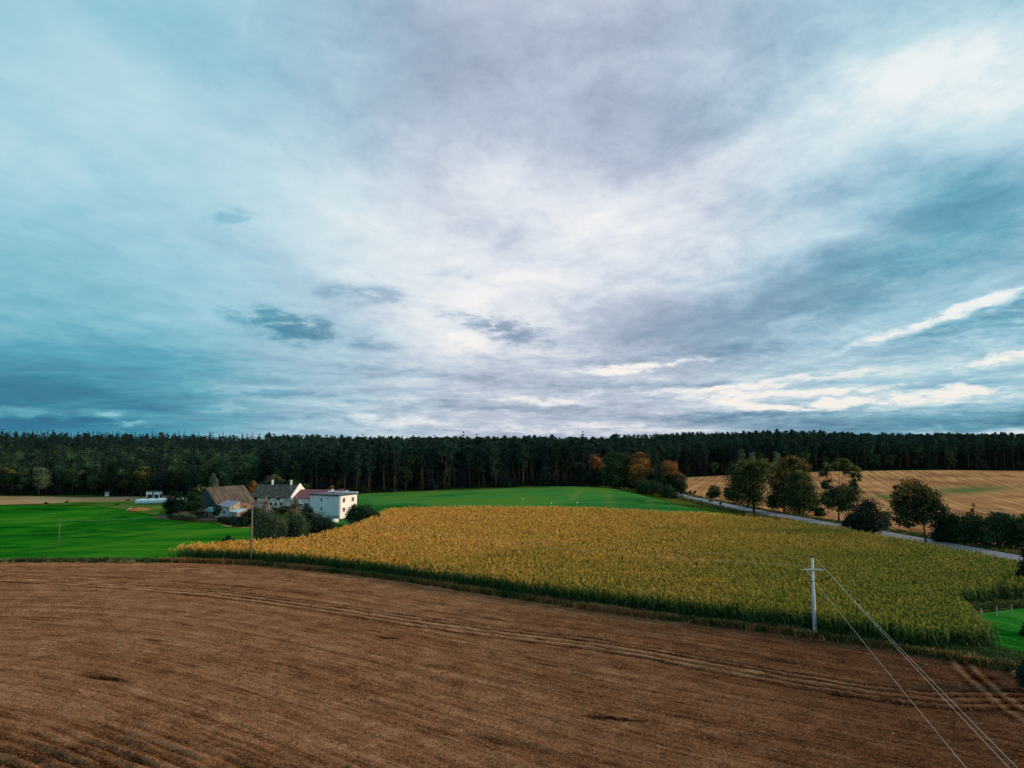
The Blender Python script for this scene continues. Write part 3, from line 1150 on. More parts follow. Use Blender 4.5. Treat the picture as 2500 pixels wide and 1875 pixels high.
def scatter(name, pts, rot, scl, idx, variants, tilt=None):
    """one object that instances the variants (each a list of meshes) on the points"""
    me = bpy.data.meshes.new(name + '_points')
    me.vertices.add(len(pts))
    me.vertices.foreach_set('co', np.asarray(pts, dtype=np.float32).ravel())
    set_attr(me, 'rot', rot)
    a = me.attributes.new('scl', 'FLOAT_VECTOR', 'POINT')
    a.data.foreach_set('vector', np.asarray(scl, dtype=np.float32).ravel())
    set_attr(me, 'idx', idx)
    if tilt is None:
        tilt = np.zeros(len(pts))
    set_attr(me, 'tilt', tilt)
    o = obj(name, me)
    ng = bpy.data.node_groups.new(name + '_scatter', 'GeometryNodeTree')
    ng.interface.new_socket('Geometry', in_out='INPUT', socket_type='NodeSocketGeometry')
    ng.interface.new_socket('Geometry', in_out='OUTPUT', socket_type='NodeSocketGeometry')
    gi = ng.nodes.new('NodeGroupInput')
    go = ng.nodes.new('NodeGroupOutput')
    L = ng.links

    def named(nm, dt='FLOAT'):
        nd = ng.nodes.new('GeometryNodeInputNamedAttribute')
        nd.data_type = dt
        nd.inputs[0].default_value = nm
        return [s for s in nd.outputs if s.enabled and s.name == 'Attribute'][0]
    ai, ar, at_, asc = named('idx'), named('rot'), named('tilt'), named('scl', 'FLOAT_VECTOR')
    cb = ng.nodes.new('ShaderNodeCombineXYZ')
    L.new(ar, cb.inputs[2])
    L.new(at_, cb.inputs[0])
    jn = ng.nodes.new('GeometryNodeJoinGeometry')
    for k, mlist in enumerate(variants):
        cmp_ = ng.nodes.new('FunctionNodeCompare')
        cmp_.data_type = 'FLOAT'
        cmp_.operation = 'EQUAL'
        L.new(ai, cmp_.inputs[0])
        cmp_.inputs[1].default_value = k
        cmp_.inputs['Epsilon'].default_value = .1
        for m_ in mlist:
            oi = ng.nodes.new('GeometryNodeObjectInfo')
            oi.inputs['Object'].default_value = source('source_' + m_.name, m_)
            ip = ng.nodes.new('GeometryNodeInstanceOnPoints')
            L.new(gi.outputs[0], ip.inputs['Points'])
            L.new(cmp_.outputs[0], ip.inputs['Selection'])
            L.new(oi.outputs['Geometry'], ip.inputs['Instance'])
            L.new(cb.outputs[0], ip.inputs['Rotation'])
            L.new(asc, ip.inputs['Scale'])
            L.new(ip.outputs[0], jn.inputs[0])
    L.new(jn.outputs[0], go.inputs[0])
    md = o.modifiers.new('scatter', 'NODES')
    md.node_group = ng
    return o


# ---------------------------------------------------------------- the forest
trees = []       # (x, y, s, u, kind, scale)
a0, a1 = math.atan(ray(-420, 1160)[0]), math.atan(ray(2920, 1160)[0])
s = 0.0
fr_rng = random.Random(11)
while s < 430:
    step = 4.9 if s < 60 else (7.0 if s < 250 else 11.0)
    a = a0
    while a < a1:
        d = float(front_d(a)) + s
        aj = a + fr_rng.uniform(-.42, .42) * step / d
        sj = s + fr_rng.uniform(-.45, .45) * step + (fr_rng.uniform(-2, 2) if s < 10 else 0)
        d = float(front_d(aj)) + max(sj, -1.5)
        x, y = math.tan(aj) * d, d
        u = 1250 + FPX * math.tan(aj)
        a += step / d * fr_rng.uniform(.8, 1.2) * math.cos(a)
        if abs(x) > 500:
            continue
        q = fr_rng.random()
        mixn = float(vnoise(x * .02, y * .02, 3)[()])
        if u < 640:
            if sj < 170:
                kind = 'b' if (q < .80 if sj > 15 else q < .62) else ('s' if q < .9 else 'p')
            else:
                kind = 's' if q < .30 else ('p' if q < .75 else 'b')
        elif u < 1480:
            kind = 'p' if q < .82 else ('b' if q < .93 else 's')
        else:
            kind = 'p' if q < .66 else ('s' if q < .85 else 'b')
            if 120 < sj < 220 and mixn > .55 and q < .5:
                kind = 'b'
        if kind == 'p':
            sc_ = fr_rng.uniform(.90, 1.0) if u > 640 else fr_rng.uniform(.86, 1.06)
            if sj < 22 and u > 640:
                sc_ *= .93
            if u < 640:
                sc_ *= .82
        elif kind == 's':
            sc_ = fr_rng.uniform(.72, 1.04) if u < 640 else fr_rng.uniform(.75, 1.0)
            if sj > 170 and u < 640:
                sc_ = fr_rng.uniform(.7, .98)
        else:
            sc_ = fr_rng.uniform(.75, 1.12) if sj > 20 else fr_rng.uniform(.55, 1.0)
        sc_ *= 1 + .10 * math.exp(-((u - 1900) / 130) ** 2) + .05 * math.exp(-(u / 160) ** 2) - (.06 if kind == 'p' and 640 < u < 1480 else 0)
        trees.append((x, y, sj, u, kind, sc_))
    s += step
for (u, vt) in ((6, 1050), (20, 1056), (38, 1054), (57, 1053), (82, 1057), (91, 1055), (117, 1052), (131, 1051), (190, 1057), (202, 1058), (214, 1055), (246, 1063), (285, 1062),
                (317, 1057), (330, 1057), (402, 1060), (420, 1064), (455, 1066), (500, 1068)):
    d = 470.0 + fr_rng.uniform(-25, 25)
    X_, _, Z_ = P(u, vt, d)
    h_ = Z_ - hz(X_, d)
    trees.append((X_, d, d - float(front_d(math.atan(X_ / d))), u, 's', h_ / 22.6))
forest_count = len(trees)
zs = hgt([t[0] for t in trees], [t[1] for t in trees])
by = {'p': [], 's': [], 'b': []}
for t, z in zip(trees, zs):
    inview = -40 < t[3] < 2540
    size = (22 * t[5]) / t[1]
    hidden = 1.0 if t[2] < 14 else (.6 if t[2] < 30 else .3)
    if t[4] == 'b' and t[3] < 640:
        hidden = 1.0 - t[2] / 400
    by[t[4]].append((size * hidden if inview else 0, t, float(z)))


MARKS = [(90, 'at the far left picture edge'), (215, 'left of the hidden shed'), (330, 'between the two huts'), (420, 'behind the small hut'),
         (520, 'left of the barn roof'), (610, 'behind the barn'), (690, 'behind the old farmhouse roof'), (790, 'behind the red roof'), (880, 'behind the white house'),
         (1000, 'left end of the green crop'), (1130, 'left of the crop middle'), (1280, 'behind the green crop'), (1390, 'right of the crop middle'),
         (1500, 'behind the rounded corner tree'), (1600, 'behind the orange tree'), (1760, 'behind the lone stubble shrub'), (1900, 'behind the broad roadside tree'),
         (2020, 'behind the tallest roadside tree'), (2160, 'behind the open-topped tree'), (2320, 'beyond the leaning tree'), (9999, 'beyond the stubble crest')]


def where_label(u, s):
    for lim_, txt in MARKS:
        if u < lim_:
            return txt


rest = []
looks = {'p': ('pine_tree', 'dark pine', 'pine tree', PINES, 300),
         's': ('spruce_tree', 'pointed dark spruce', 'spruce tree', SPRUCES, 150),
         'b': ('broadleaf_tree', 'bushy broadleaf tree', 'tree', BROAD, 260)}
for kk, lst in by.items():
    nm, lab, cat, var, lim = looks[kk]
    lst.sort(key=lambda q: -q[0])
    ind, more = lst[:lim], lst[lim:]
    first = {}
    for (_, t, z) in ind:
        wl = where_label(t[3], t[2])
        row = 'in the forest edge row' if t[2] < 8 else ('deep in the forest' if t[2] > 60 else 'in the forest')
        szw = 'tall ' if t[5] > (.97 if kk == 'p' else .9) else ('low ' if t[5] < (.88 if kk == 'p' else .78) else '')
        lb = f"{szw}{lab} {row}, {wl}"
        k = fr_rng.randrange(len(var))
        root = thing(nm, lb, cat, (t[0], t[1], z), fr_rng.uniform(0, 6.28), lb.replace(lab, lab + 's', 1))
        root.scale = (t[5] * fr_rng.uniform(.9, 1.15),) * 2 + (t[5],)
        obj('trunk', var[k][0], root)
        obj('crown', var[k][1], root)
    for (_, t, z) in more:
        k = fr_rng.randrange(len(var))
        base_i = {'p': 0, 's': len(PINES), 'b': len(PINES) + len(SPRUCES)}[kk]
        rest.append((t[0], t[1], z, fr_rng.uniform(0, 6.28), t[5], base_i + k))
rest = np.array(rest)
sc3 = np.stack([rest[:, 4] * rng.uniform(.9, 1.15, len(rest)), rest[:, 4] * rng.uniform(.9, 1.15, len(rest)), rest[:, 4]], 1)
fo = scatter('forest', rest[:, :3], rest[:, 3], sc3, rest[:, 5], [list(v) for v in PINES + SPRUCES + BROAD])
tag(fo, 'dark mass of the forest filling the horizon behind its edge trees', 'forest', kind='stuff')

# undergrowth along the forest edge
ug = []
for i in range(900):
    a = fr_rng.uniform(a0, a1)
    s_ = fr_rng.uniform(-3, 24)
    d = float(front_d(a)) + s_
    ug.append((math.tan(a) * d, d, fr_rng.uniform(0, 6.28), fr_rng.uniform(.12, .34)))
ug = np.array(ug)
ugp = np.stack([ug[:, 0], ug[:, 1], hgt(ug[:, 0], ug[:, 1]) - .5], 1)
us = np.stack([ug[:, 3] * 1.3, ug[:, 3] * 1.3, ug[:, 3]], 1)
tag(scatter('undergrowth', ugp, ug[:, 2], us, rng.integers(0, 3, len(ug)), [[crown_mesh('undergrowth_bush', [(0, 0, 6, 4, 4, 6), (2.5, 1, 5, 3, 3, 4), (-2, -1, 4, 3, 3, 4)], 700, .9, M['leaf_dark'], 300 + k)] for k in range(3)]),
    'low dark undergrowth along the forest edge', 'undergrowth', kind='stuff')


# ---------------------------------------------------------------- corn
def corn_mat():
    m, t, b = new_mat('corn_leaf', .65, .2)
    h = attr(t, 'h').outputs['Fac']
    tint = attr(t, 'tint').outputs['Fac']
    p = pos(t)
    n1 = t.noise(t.mapping(p, sc=(1, 1, 0)), .045, 4, .6)
    n2 = t.noise(t.mapping(p, sc=(1, 1, 0)), .9, 4, .7)
    sp = t.node('ShaderNodeSeparateXYZ')
    t.put(sp.inputs[0], p)
    # ripeness: riper towards the far left, greener towards the lower right
    rip = t.math('MULTIPLY_ADD', sp.outputs[0], -.0048, t.math('MULTIPLY', sp.outputs[1], .0058))
    rip = t.math('ADD', t.math('SUBTRACT', rip, .72), t.math('MULTIPLY', n1, 1.0))
    rip = t.math('ADD', rip, t.math('MULTIPLY', t.math('SUBTRACT', n2, .5), .55))
    rnd = t.node('ShaderNodeObjectInfo').outputs['Random']
    rip = t.math('ADD', rip, t.math('MULTIPLY', t.math('SUBTRACT', rnd, .5), .35))
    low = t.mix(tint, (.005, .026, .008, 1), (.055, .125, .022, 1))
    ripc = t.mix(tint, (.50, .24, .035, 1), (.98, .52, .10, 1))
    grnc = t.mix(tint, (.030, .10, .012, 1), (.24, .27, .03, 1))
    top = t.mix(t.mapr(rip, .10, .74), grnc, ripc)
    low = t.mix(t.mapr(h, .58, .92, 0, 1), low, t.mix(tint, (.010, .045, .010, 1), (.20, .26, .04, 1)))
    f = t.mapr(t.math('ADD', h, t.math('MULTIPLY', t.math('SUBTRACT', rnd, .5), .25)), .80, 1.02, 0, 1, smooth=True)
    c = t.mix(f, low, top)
    t.put(b.inputs['Base Color'], c)
    tr = t.node('ShaderNodeBsdfTranslucent')
    t.put(tr.inputs[0], c)
    mxs = t.node('ShaderNodeMixShader')
    mxs.inputs[0].default_value = .25
    t.l.new(b.outputs[0], mxs.inputs[1])
    t.l.new(tr.outputs[0], mxs.inputs[2])
    t.l.new(mxs.outputs[0], t.n['Material Output'].inputs[0])
    return m


def tassel_mat():
    m, t, b = new_mat('corn_tassel', .8, .1)
    p = pos(t)
    sp = t.node('ShaderNodeSeparateXYZ')
    t.put(sp.inputs[0], p)
    g = t.mapr(t.math('ADD', t.math('ADD', t.math('MULTIPLY', sp.outputs[0], 1.0), t.math('MULTIPLY', sp.outputs[1], -.8)), t.math('MULTIPLY', t.math('SUBTRACT', t.noise(p, .06, 5, .65), .5), 240)), -165, -10, 0, 1)
    tint = attr(t, 'tint').outputs['Fac']
    a = t.mix(tint, (.76, .35, .06, 1), (.98, .56, .15, 1))
    c = t.mix(g, a, t.mix(tint, (.16, .17, .02, 1), (.54, .42, .05, 1)))
    t.put(b.inputs['Base Color'], c)
    return m


M['corn'] = corn_mat()
M['tassel'] = tassel_mat()


def corn_plant(seed):
    r = np.random.default_rng(seed)
    V, F, H, T, MI = [], [], [], [], []
    Ht = 2.4 * r.uniform(.93, 1.07)

    def quad(p, hs, tint, mi):
        n = len(V)
        V.extend(p)
        F.append((n, n + 1, n + 2, n + 3))
        H.extend(hs)
        T.extend([tint] * 4)
        MI.append(mi)
    for k in range(2):
        an = k * math.pi / 2
        dx_, dy_ = math.cos(an) * .02, math.sin(an) * .02
        quad([(-dx_, -dy_, 0), (dx_, dy_, 0), (dx_, dy_, Ht), (-dx_, -dy_, Ht)], [0, 0, 1, 1], .5, 0)
    nl = 9
    for i in range(nl):
        f = i / (nl - 1)
        z = Ht * (.22 + .74 * f)
        an = i * math.pi + r.normal(0, .6)
        L = (.72 - .28 * f) * r.uniform(.8, 1.15)
        wd = .10 * (1 - .25 * f)
        c_, s_ = math.cos(an), math.sin(an)
        rise = r.uniform(.15, .4)
        p0 = np.array([0, 0, z])
        p1 = p0 + [c_ * L * .5, s_ * L * .5, rise]
        p2 = p0 + [c_ * L, s_ * L, rise - r.uniform(.15, .55)]
        sd2 = np.array([-s_, c_, 0]) * wd / 2
        tn = r.uniform(0, 1)
        quad([p0 - sd2, p0 + sd2, p1 + sd2 * 1.3, p1 - sd2 * 1.3], [z / Ht, z / Ht, p1[2] / Ht, p1[2] / Ht], tn, 0)
        quad([p1 - sd2 * 1.3, p1 + sd2 * 1.3, p2 + sd2 * .3, p2 - sd2 * .3], [p1[2] / Ht, p1[2] / Ht, p2[2] / Ht, p2[2] / Ht], tn, 0)
    for i in range(7):
        an = r.uniform(0, 6.28)
        sp_ = r.uniform(.04, .18) if i else 0.01
        L = r.uniform(.26, .42)
        c_, s_ = math.cos(an), math.sin(an)
        p0 = np.array([0, 0, Ht * .99])
        p1 = p0 + [c_ * sp_, s_ * sp_, L]
        sd2 = np.array([-s_, c_, 0]) * .020
        quad([p0 - sd2, p0 + sd2, p1 + sd2, p1 - sd2], [1] * 4, r.uniform(0, 1), 1)
    me = mesh_np('corn_plant', np.array(V), np.array(F), [M['corn'], M['tassel']], False, MI)
    set_attr(me, 'h', H)
    set_attr(me, 'tint', T)
    return me


def in_poly(x, y, poly):
    inside = np.zeros(len(x), bool)
    n = len(poly)
    j = n - 1
    for i in range(n):
        xi, yi = poly[i]
        xj, yj = poly[j]
        c = ((yi > y) != (yj > y)) & (x < (xj - xi) * (y - yi) / (yj - yi + 1e-12) + xi)
        inside ^= c
        j = i
    return inside


CH = 2.35
corn_front = [(x, float(edge(x)) + 1.15) for x in (-69, -60, -51, -40, -25, -10, 6, 19, 33, 40, 46)]
tip = [Z0(2330, 1606), Z0(2400, 1612), Z0(2440, 1612)]
notch = [Z0(2425, 1592), Z0(2390, 1562), Z0(2352, 1522), Z0(2300, 1508), Z0(2290, 1500), Z0(2340, 1500), Z0(2420, 1487), Z0(2520, 1475), Z0(2700, 1455)]
notch = [(x, y) for x, y in notch]
roadside = [Z0(2640, 1406, CH), Z0(2490, 1384, CH), Z0(2400, 1362, CH), Z0(2261, 1335, CH), Z0(2154, 1314, CH), Z0(2050, 1294, CH), Z0(1926, 1276, CH)]
backedge = [Z0(1750, 1263, CH), Z0(1500, 1254, CH), Z0(1250, 1250, CH), Z0(950, 1251, CH), Z0(925, 1258, CH),
            Z0(888, 1279, CH), Z0(829, 1296, CH), Z0(770, 1311, CH), Z0(741, 1317, CH), Z0(682, 1323, CH), Z0(564, 1329, CH), Z0(476, 1336, CH), Z0(403, 1346, CH)]
corn_poly = corn_front + tip + notch + roadside + backedge
xs_, ys_ = [], []
rowdir = math.radians(-52)          # rows run away to the right
ca, sa = math.cos(rowdir), math.sin(rowdir)
U = np.arange(-260, 260, .75)
pts_all = []
for (sp1, lo, hi) in ((.22, 60, 112), (.30, 112, 150), (.38, 150, 240)):
    Vv = np.arange(-260, 260, sp1)
    UU, VV = np.meshgrid(U, Vv)
    rowi = np.rint(UU / .75).astype(int)
    gapm = ((rowi % 11 == 0) & (rng.uniform(size=UU.shape) < .6)) | (rng.uniform(size=UU.shape) < .04)
    UU = UU + rng.normal(0, .08, UU.shape)
    VV = VV + rng.normal(0, .10, VV.shape)
    X = UU * ca - VV * sa
    Y = UU * sa + VV * ca + 130
    X, Y = X.ravel(), Y.ravel()
    jit = (fbm(X * .3, Y * .3, 2, 3) - .4) * .8
    k = in_poly(X + jit, Y + jit, corn_poly)
    dd = np.hypot(X, Y)
    k &= ~gapm.ravel()
    k &= (dd >= lo) & (dd < hi) & (X < 106)
    pts_all.append(np.stack([X[k], Y[k]], 1))
cp = np.concatenate(pts_all)
thin = fbm(cp[:, 0] * .08, cp[:, 1] * .08, 3, 9)
cz = hgt(cp[:, 0], cp[:, 1])
far = np.clip((np.hypot(cp[:, 0], cp[:, 1]) - 80) / 120, 0, 1)
vs = rng.uniform(.84, 1.12, len(cp)) * (.93 + .16 * thin)
hs = vs * (1 + .15 * far)
print('corn plants', len(cp))
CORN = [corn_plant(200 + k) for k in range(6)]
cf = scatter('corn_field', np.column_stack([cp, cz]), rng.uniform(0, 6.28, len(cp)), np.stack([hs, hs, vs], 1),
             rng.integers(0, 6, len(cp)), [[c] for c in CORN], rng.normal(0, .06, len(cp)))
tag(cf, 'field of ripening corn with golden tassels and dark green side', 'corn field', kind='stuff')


# ---------------------------------------------------------------- dry grass strips
def tuft_mesh(seed, mat, h=.55, n=26, spread=.32):
    r = np.random.default_rng(seed)
    V, F, T = [], [], []
    for i in range(n):
        a = r.uniform(0, 6.28)
        q = r.uniform(0, spread)
        b0 = np.array([math.cos(a) * q, math.sin(a) * q, 0])
        an = r.uniform(0, 6.28)
        L = h * r.uniform(.5, 1.2)
        tipp = b0 + [math.cos(an) * L * .5, math.sin(an) * L * .5, L]
        sd2 = np.array([-math.sin(an), math.cos(an), 0]) * .03
        k = len(V)
        V += [b0 - sd2, b0 + sd2, tipp + sd2 * .4, tipp - sd2 * .4]
        F.append((k, k + 1, k + 2, k + 3))
        T += [r.uniform(0, 1)] * 4
    me = mesh_np('grass_tuft', np.array(V), np.array(F), [mat])
    set_attr(me, 'tint', T)
    set_attr(me, 'h', [.5] * len(V))
    return me


M['dry'] = leaf_mat('dry_grass_blades', (.14, .07, .025), (.50, .26, .10), None, 0, .2, .5)
M['green_blades'] = leaf_mat('green_blades', (.015, .04, .01), (.07, .13, .03), None, 0, .2, .5)
M['straw'] = leaf_mat('yellow_blades', (.16, .16, .05), (.34, .30, .12), None, 0, .2, .4)
TUF = [tuft_mesh(1, M['dry'], .4), tuft_mesh(2, M['dry'], .55), tuft_mesh(3, M['green_blades'], .5), tuft_mesh(4, M['green_blades'], .4), tuft_mesh(5, M['straw'], .4)]
gp, gi_ = [], []
for i in range(9500):
    x = fr_rng.uniform(-69, 62)
    y = float(edge(x)) + fr_rng.gauss(.45, .3)
    if y > float(edge(x)) + 1.2:
        continue
    q = float(vnoise(x * .13, 0.5, 77)[()]) + fr_rng.uniform(-.25, .25)
    k = fr_rng.choice((0, 1)) if q > .48 else fr_rng.choice((2, 3, 0))
    gp.append((x, y))
    gi_.append(k)
for i in range(2600):
    x = fr_rng.uniform(-178, -66)
    y = float(edge(x)) + fr_rng.gauss(.9, .7)
    q = float(vnoise(x * .12, 9.5, 7)[()]) + fr_rng.uniform(-.2, .2)
    k = 4 if q > .66 else fr_rng.choice((2, 3, 3, 4))
    gp.append((x, y))
    gi_.append(k)
# rough ground around the corn tip, notch, and the paddock edge
for (poly, cnt) in (([(46, 76), (54, 72), (62, 74), (64, 80), (66, 88), (60, 92), (52, 84)], 0),):
    pass
for i in range(3800):
    a = [Z0(2290, 1596), Z0(2380, 1615), Z0(2450, 1630), Z0(2520, 1655)]
    f = fr_rng.random() * 2.999
    k0 = int(f)
    f -= k0
    x = a[k0][0] * (1 - f) + a[k0 + 1][0] * f + fr_rng.gauss(0, 1.0)
    y = a[k0][1] * (1 - f) + a[k0 + 1][1] * f + fr_rng.gauss(0, 1.2)
    gp.append((x, y))
    gi_.append(fr_rng.choice((0, 2, 3, 3)))
for i in range(1500):
    a = [Z0(2300, 1509), Z0(2356, 1512), Z0(2400, 1505), Z0(2440, 1500), Z0(2530, 1490)]
    f = fr_rng.random() * 3.999
    k0 = int(f)
    f -= k0
    gp.append((a[k0][0] * (1 - f) + a[k0 + 1][0] * f + fr_rng.gauss(0, .5), a[k0][1] * (1 - f) + a[k0 + 1][1] * f + abs(fr_rng.gauss(0, .8))))
    gi_.append(fr_rng.choice((0, 2, 3)))
# roadside verges
for i in range(6000):
    f = fr_rng.random() * (len(road_c) - 1.001)
    k0 = int(f)
    f -= k0
    side = fr_rng.choice((-1, 1))
    x = road_c[k0][0] * (1 - f) + road_c[k0 + 1][0] * f + side * fr_rng.uniform(4.2, 9.5)
    y = road_c[k0][1] * (1 - f) + road_c[k0 + 1][1] * f
    gp.append((x, y))
    gi_.append(fr_rng.choice((0, 2, 3, 4, 2)))
gp = np.array(gp)
gz = hgt(gp[:, 0], gp[:, 1]) - .02
gs = rng.uniform(.6, 1.5, len(gp))
tag(scatter('rough_grass', np.column_stack([gp, gz]), rng.uniform(0, 6.28, len(gp)), np.stack([gs * 1.3, gs * 1.3, gs], 1), gi_, [[t] for t in TUF]),
    'rough dry and green grass along the field edges and verges', 'grass', kind='stuff')

# clods and straw on the soil
def rock_mesh(seed, mat, s=(1, 1, .6)):
    r = np.random.default_rng(seed)
    g = (1 + 5 ** .5) / 2
    v = np.array([(-1, g, 0), (1, g, 0), (-1, -g, 0), (1, -g, 0), (0, -1, g), (0, 1, g), (0, -1, -g), (0, 1, -g), (g, 0, -1), (g, 0, 1), (-g, 0, -1), (-g, 0, 1)], float)
    v /= np.linalg.norm(v[0])
    v *= r.uniform(.65, 1.25, (12, 1))
    f = [(0, 11, 5), (0, 5, 1), (0, 1, 7), (0, 7, 10), (0, 10, 11), (1, 5, 9), (5, 11, 4), (11, 10, 2), (10, 7, 6), (7, 1, 8),
         (3, 9, 4), (3, 4, 2), (3, 2, 6), (3, 6, 8), (3, 8, 9), (4, 9, 5), (2, 4, 11), (6, 2, 10), (8, 6, 7), (9, 8, 1)]
    me = mesh_np('clod', v * np.array(s), np.array(f), [mat])
    return me


M['clod'] = plain('soil_clod', (.15, .070, .036), .95, .1, .5, 1.0)
M['clod_pale'] = plain('pale_stone', (.50, .42, .34), .9, .2, .3, 1.0)
M['straw_bit'] = plain('straw_bits', (.42, .30, .18), .9, .2, .3, 1.0)
nC = 60000
fy = 42 + (rng.uniform(0, 1, nC) ** 1.3) * 92
fx_ = rng.uniform(-.80, .80, nC) * fy
k = (fy < edge(fx_) - .4) & (np.abs(fx_) < 140) & (fx_ < 76)
fx_, fy = fx_[k], fy[k]
sc_ = rng.gamma(2.0, .013, len(fx_)) + .018
idc = rng.choice(4, len(fx_), p=[.56, .432, .003, .005])
sc_ = np.where(idc >= 2, np.minimum(sc_, .10), sc_)
cl = scatter('soil_clods', np.stack([fx_, fy, hgt(fx_, fy) + .02], 1), rng.uniform(0, 6.28, len(fx_)), np.stack([sc_ * 1.3, sc_, sc_], 1), idc,
             [[rock_mesh(1, M['clod'])], [rock_mesh(2, M['clod'])], [rock_mesh(3, M['clod_pale'])], [rock_mesh(4, M['straw_bit'], (2.4, .3, .25))]])
tag(cl, 'loose clods, pale stones and straw bits on the brown ploughed soil', 'clods', kind='stuff')


# ---------------------------------------------------------------- hero trees
def at(u, v, d=None):
    """world X, Y, Z of a thing whose foot is at photo pixel (u, v)"""
    if d is None:
        return on(u, v)
    x = ray(u, v)[0] * d
    return x, d, hz(x, d)


def foot(u, v):
    return on(u, v)


def sil(d, u0, base, ells, depth=.85):
    """ellipses seen in the photo (u, v, ru, rv) -> blobs in the tree's own space, at distance d"""
    k = d / FPX
    x0, _, z0 = base
    out_ = []
    rr = random.Random(int(u0))
    for (u, v, ru, rv) in ells:
        X, _, Z = P(u, v, d)
        out_.append((X - x0, rr.uniform(-.3, .3) * ru * k, Z - z0, ru * k, ru * k * depth, rv * k))
    return out_


def hero(name, label, cat, foot, ells, n, leaf, size=.42, d=None, **kw):
    b = at(*foot, d)
    return make_tree(name, label, cat, b, sil(b[1], foot[0], b, ells), int(n * 3.2), size * 1.10, leaf, seed=int(foot[0] + foot[1]), **kw)


R = 'trees along the country road'
hero('roadside_tree', 'broad round tree with yellowing top on the near road edge', 'tree', (1841, 1253),
     [(1826, 1180, 46, 44), (1850, 1150, 38, 30), (1812, 1160, 36, 34), (1800, 1200, 26, 30), (1838, 1215, 34, 26), (1862, 1135, 22, 14), (1822, 1134, 22, 12)],
     5200, 'leaf_oak', th=11, r0=.38, group=R)
hero('shrub', 'small blue-green shrub at the left foot of the broad roadside tree', 'shrub', (1778, 1222), [(1778, 1205, 14, 15), (1786, 1212, 14, 12)], 700, 'leaf_bush', d=262,
     th=2, r0=.1, part='foliage')
hero('roadside_tree', 'tallest dark roadside tree with rusty patch on its right shoulder', 'tree', (1915, 1250),
     [(1908, 1175, 32, 48), (1930, 1140, 26, 26), (1955, 1150, 22, 30), (1900, 1215, 26, 30), (1920, 1125, 16, 12), (1960, 1180, 20, 30)],
     5000, 'leaf_maple', d=236, th=12, r0=.4, group=R)
hero('roadside_tree', 'dense green tree in front of the tallest roadside tree', 'tree', (1952, 1258),
     [(1952, 1185, 32, 30), (1945, 1220, 38, 34), (1970, 1205, 26, 34), (1948, 1160, 18, 12), (1985, 1232, 14, 20)],
     5000, 'leaf_oak', d=224, th=10, r0=.38, group=R)
hero('shrub', 'low dark shrub under the two joined roadside trees', 'shrub', (1880, 1240), [(1884, 1226, 12, 17), (1890, 1214, 6, 10)], 500, 'leaf_dark', d=240, th=2, r0=.1, part='foliage')
hero('shrub', 'low shrub right of the dense roadside tree', 'shrub', (2000, 1262), [(2002, 1250, 14, 13)], 500, 'leaf_bush', d=222, th=1.5, r0=.08, part='foliage')
t4b = at(2049, 1276)
lims = [(.5, tuple(np.array(P(u, v, t4b[1])) - np.array(t4b) + np.array([0, dy_, 0])), .13)
        for u, v, dy_ in ((2016, 1160, 0), (2030, 1150, 1), (2045, 1140, -1), (2062, 1150, .6), (2082, 1160, -.5), (2090, 1180, 1), (2010, 1175, -1), (2035, 1165, 1.5))]
hero('roadside_tree', 'open-topped tree showing bare forking limbs beside the road', 'tree', (2049, 1276),
     [(2028, 1138, 22, 12), (2056, 1132, 20, 10), (2076, 1145, 24, 13), (2010, 1158, 13, 16), (2088, 1166, 14, 12), (2045, 1206, 36, 22), (2016, 1180, 13, 14), (2080, 1184, 14, 14),
      (2028, 1222, 30, 22), (2075, 1205, 28, 24), (2062, 1232, 26, 20), (2012, 1185, 12, 10)],
     4200, 'leaf_oak', th=9, r0=.30, limbs=lims, gap=.7, group=R)
hero('roadside_bush', 'large very dark round bush on the near edge of the road', 'bush', (2112, 1303),
     [(2104, 1262, 38, 36), (2125, 1245, 22, 26), (2082, 1275, 22, 22), (2134, 1280, 20, 22), (2108, 1285, 34, 16), (2096, 1298, 18, 8)],
     4200, 'leaf_dark', size=.38, d=172, th=3, r0=.2, part='foliage', gap=.15)
hero('shrub', 'pale green shrub just right of the large dark bush', 'shrub', (2165, 1292), [(2164, 1270, 15, 20), (2158, 1282, 12, 10)], 700, 'leaf_birch', d=186, th=2, r0=.08, part='foliage')
hero('roadside_tree', 'leaning tree with clear bare trunk beside the road', 'tree', (2262, 1328),
     [(2235, 1195, 34, 26), (2205, 1215, 28, 22), (2262, 1215, 34, 28), (2225, 1240, 44, 30), (2285, 1245, 28, 26), (2200, 1262, 22, 22), (2250, 1262, 34, 20), (2300, 1262, 14, 12), (2187, 1190, 8, 8),
      (2218, 1282, 12, 10)],
     5200, 'leaf_maple', size=.38, th=9.5, r0=.24, lean=(-1.7, 0), group=R, gap=.5)
hero('hedge_bush', 'leftmost dark bush of the roadside thicket at right', 'bush', (2305, 1330),
     [(2300, 1290, 24, 30), (2318, 1275, 20, 22), (2300, 1310, 22, 16)], 2600, 'leaf_dark', size=.36, d=160, th=3, r0=.15, part='foliage', gap=.1)
hero('hedge_bush', 'dark bush in the middle of the roadside thicket at right', 'bush', (2355, 1336),
     [(2350, 1290, 34, 34), (2378, 1282, 24, 28), (2345, 1318, 32, 16), (2385, 1312, 20, 20)], 3800, 'leaf_bush', size=.36, d=158, th=3, r0=.2, part='foliage', gap=.1)
hero('hedge_bush', 'bright-topped bush at the right end of the roadside thicket', 'bush', (2440, 1343),
     [(2432, 1278, 32, 28), (2465, 1285, 34, 30), (2425, 1315, 30, 22), (2475, 1315, 32, 24), (2445, 1262, 18, 12)], 4400, 'leaf_bush', size=.36, d=152, th=3, r0=.2, part='foliage', gap=.15)
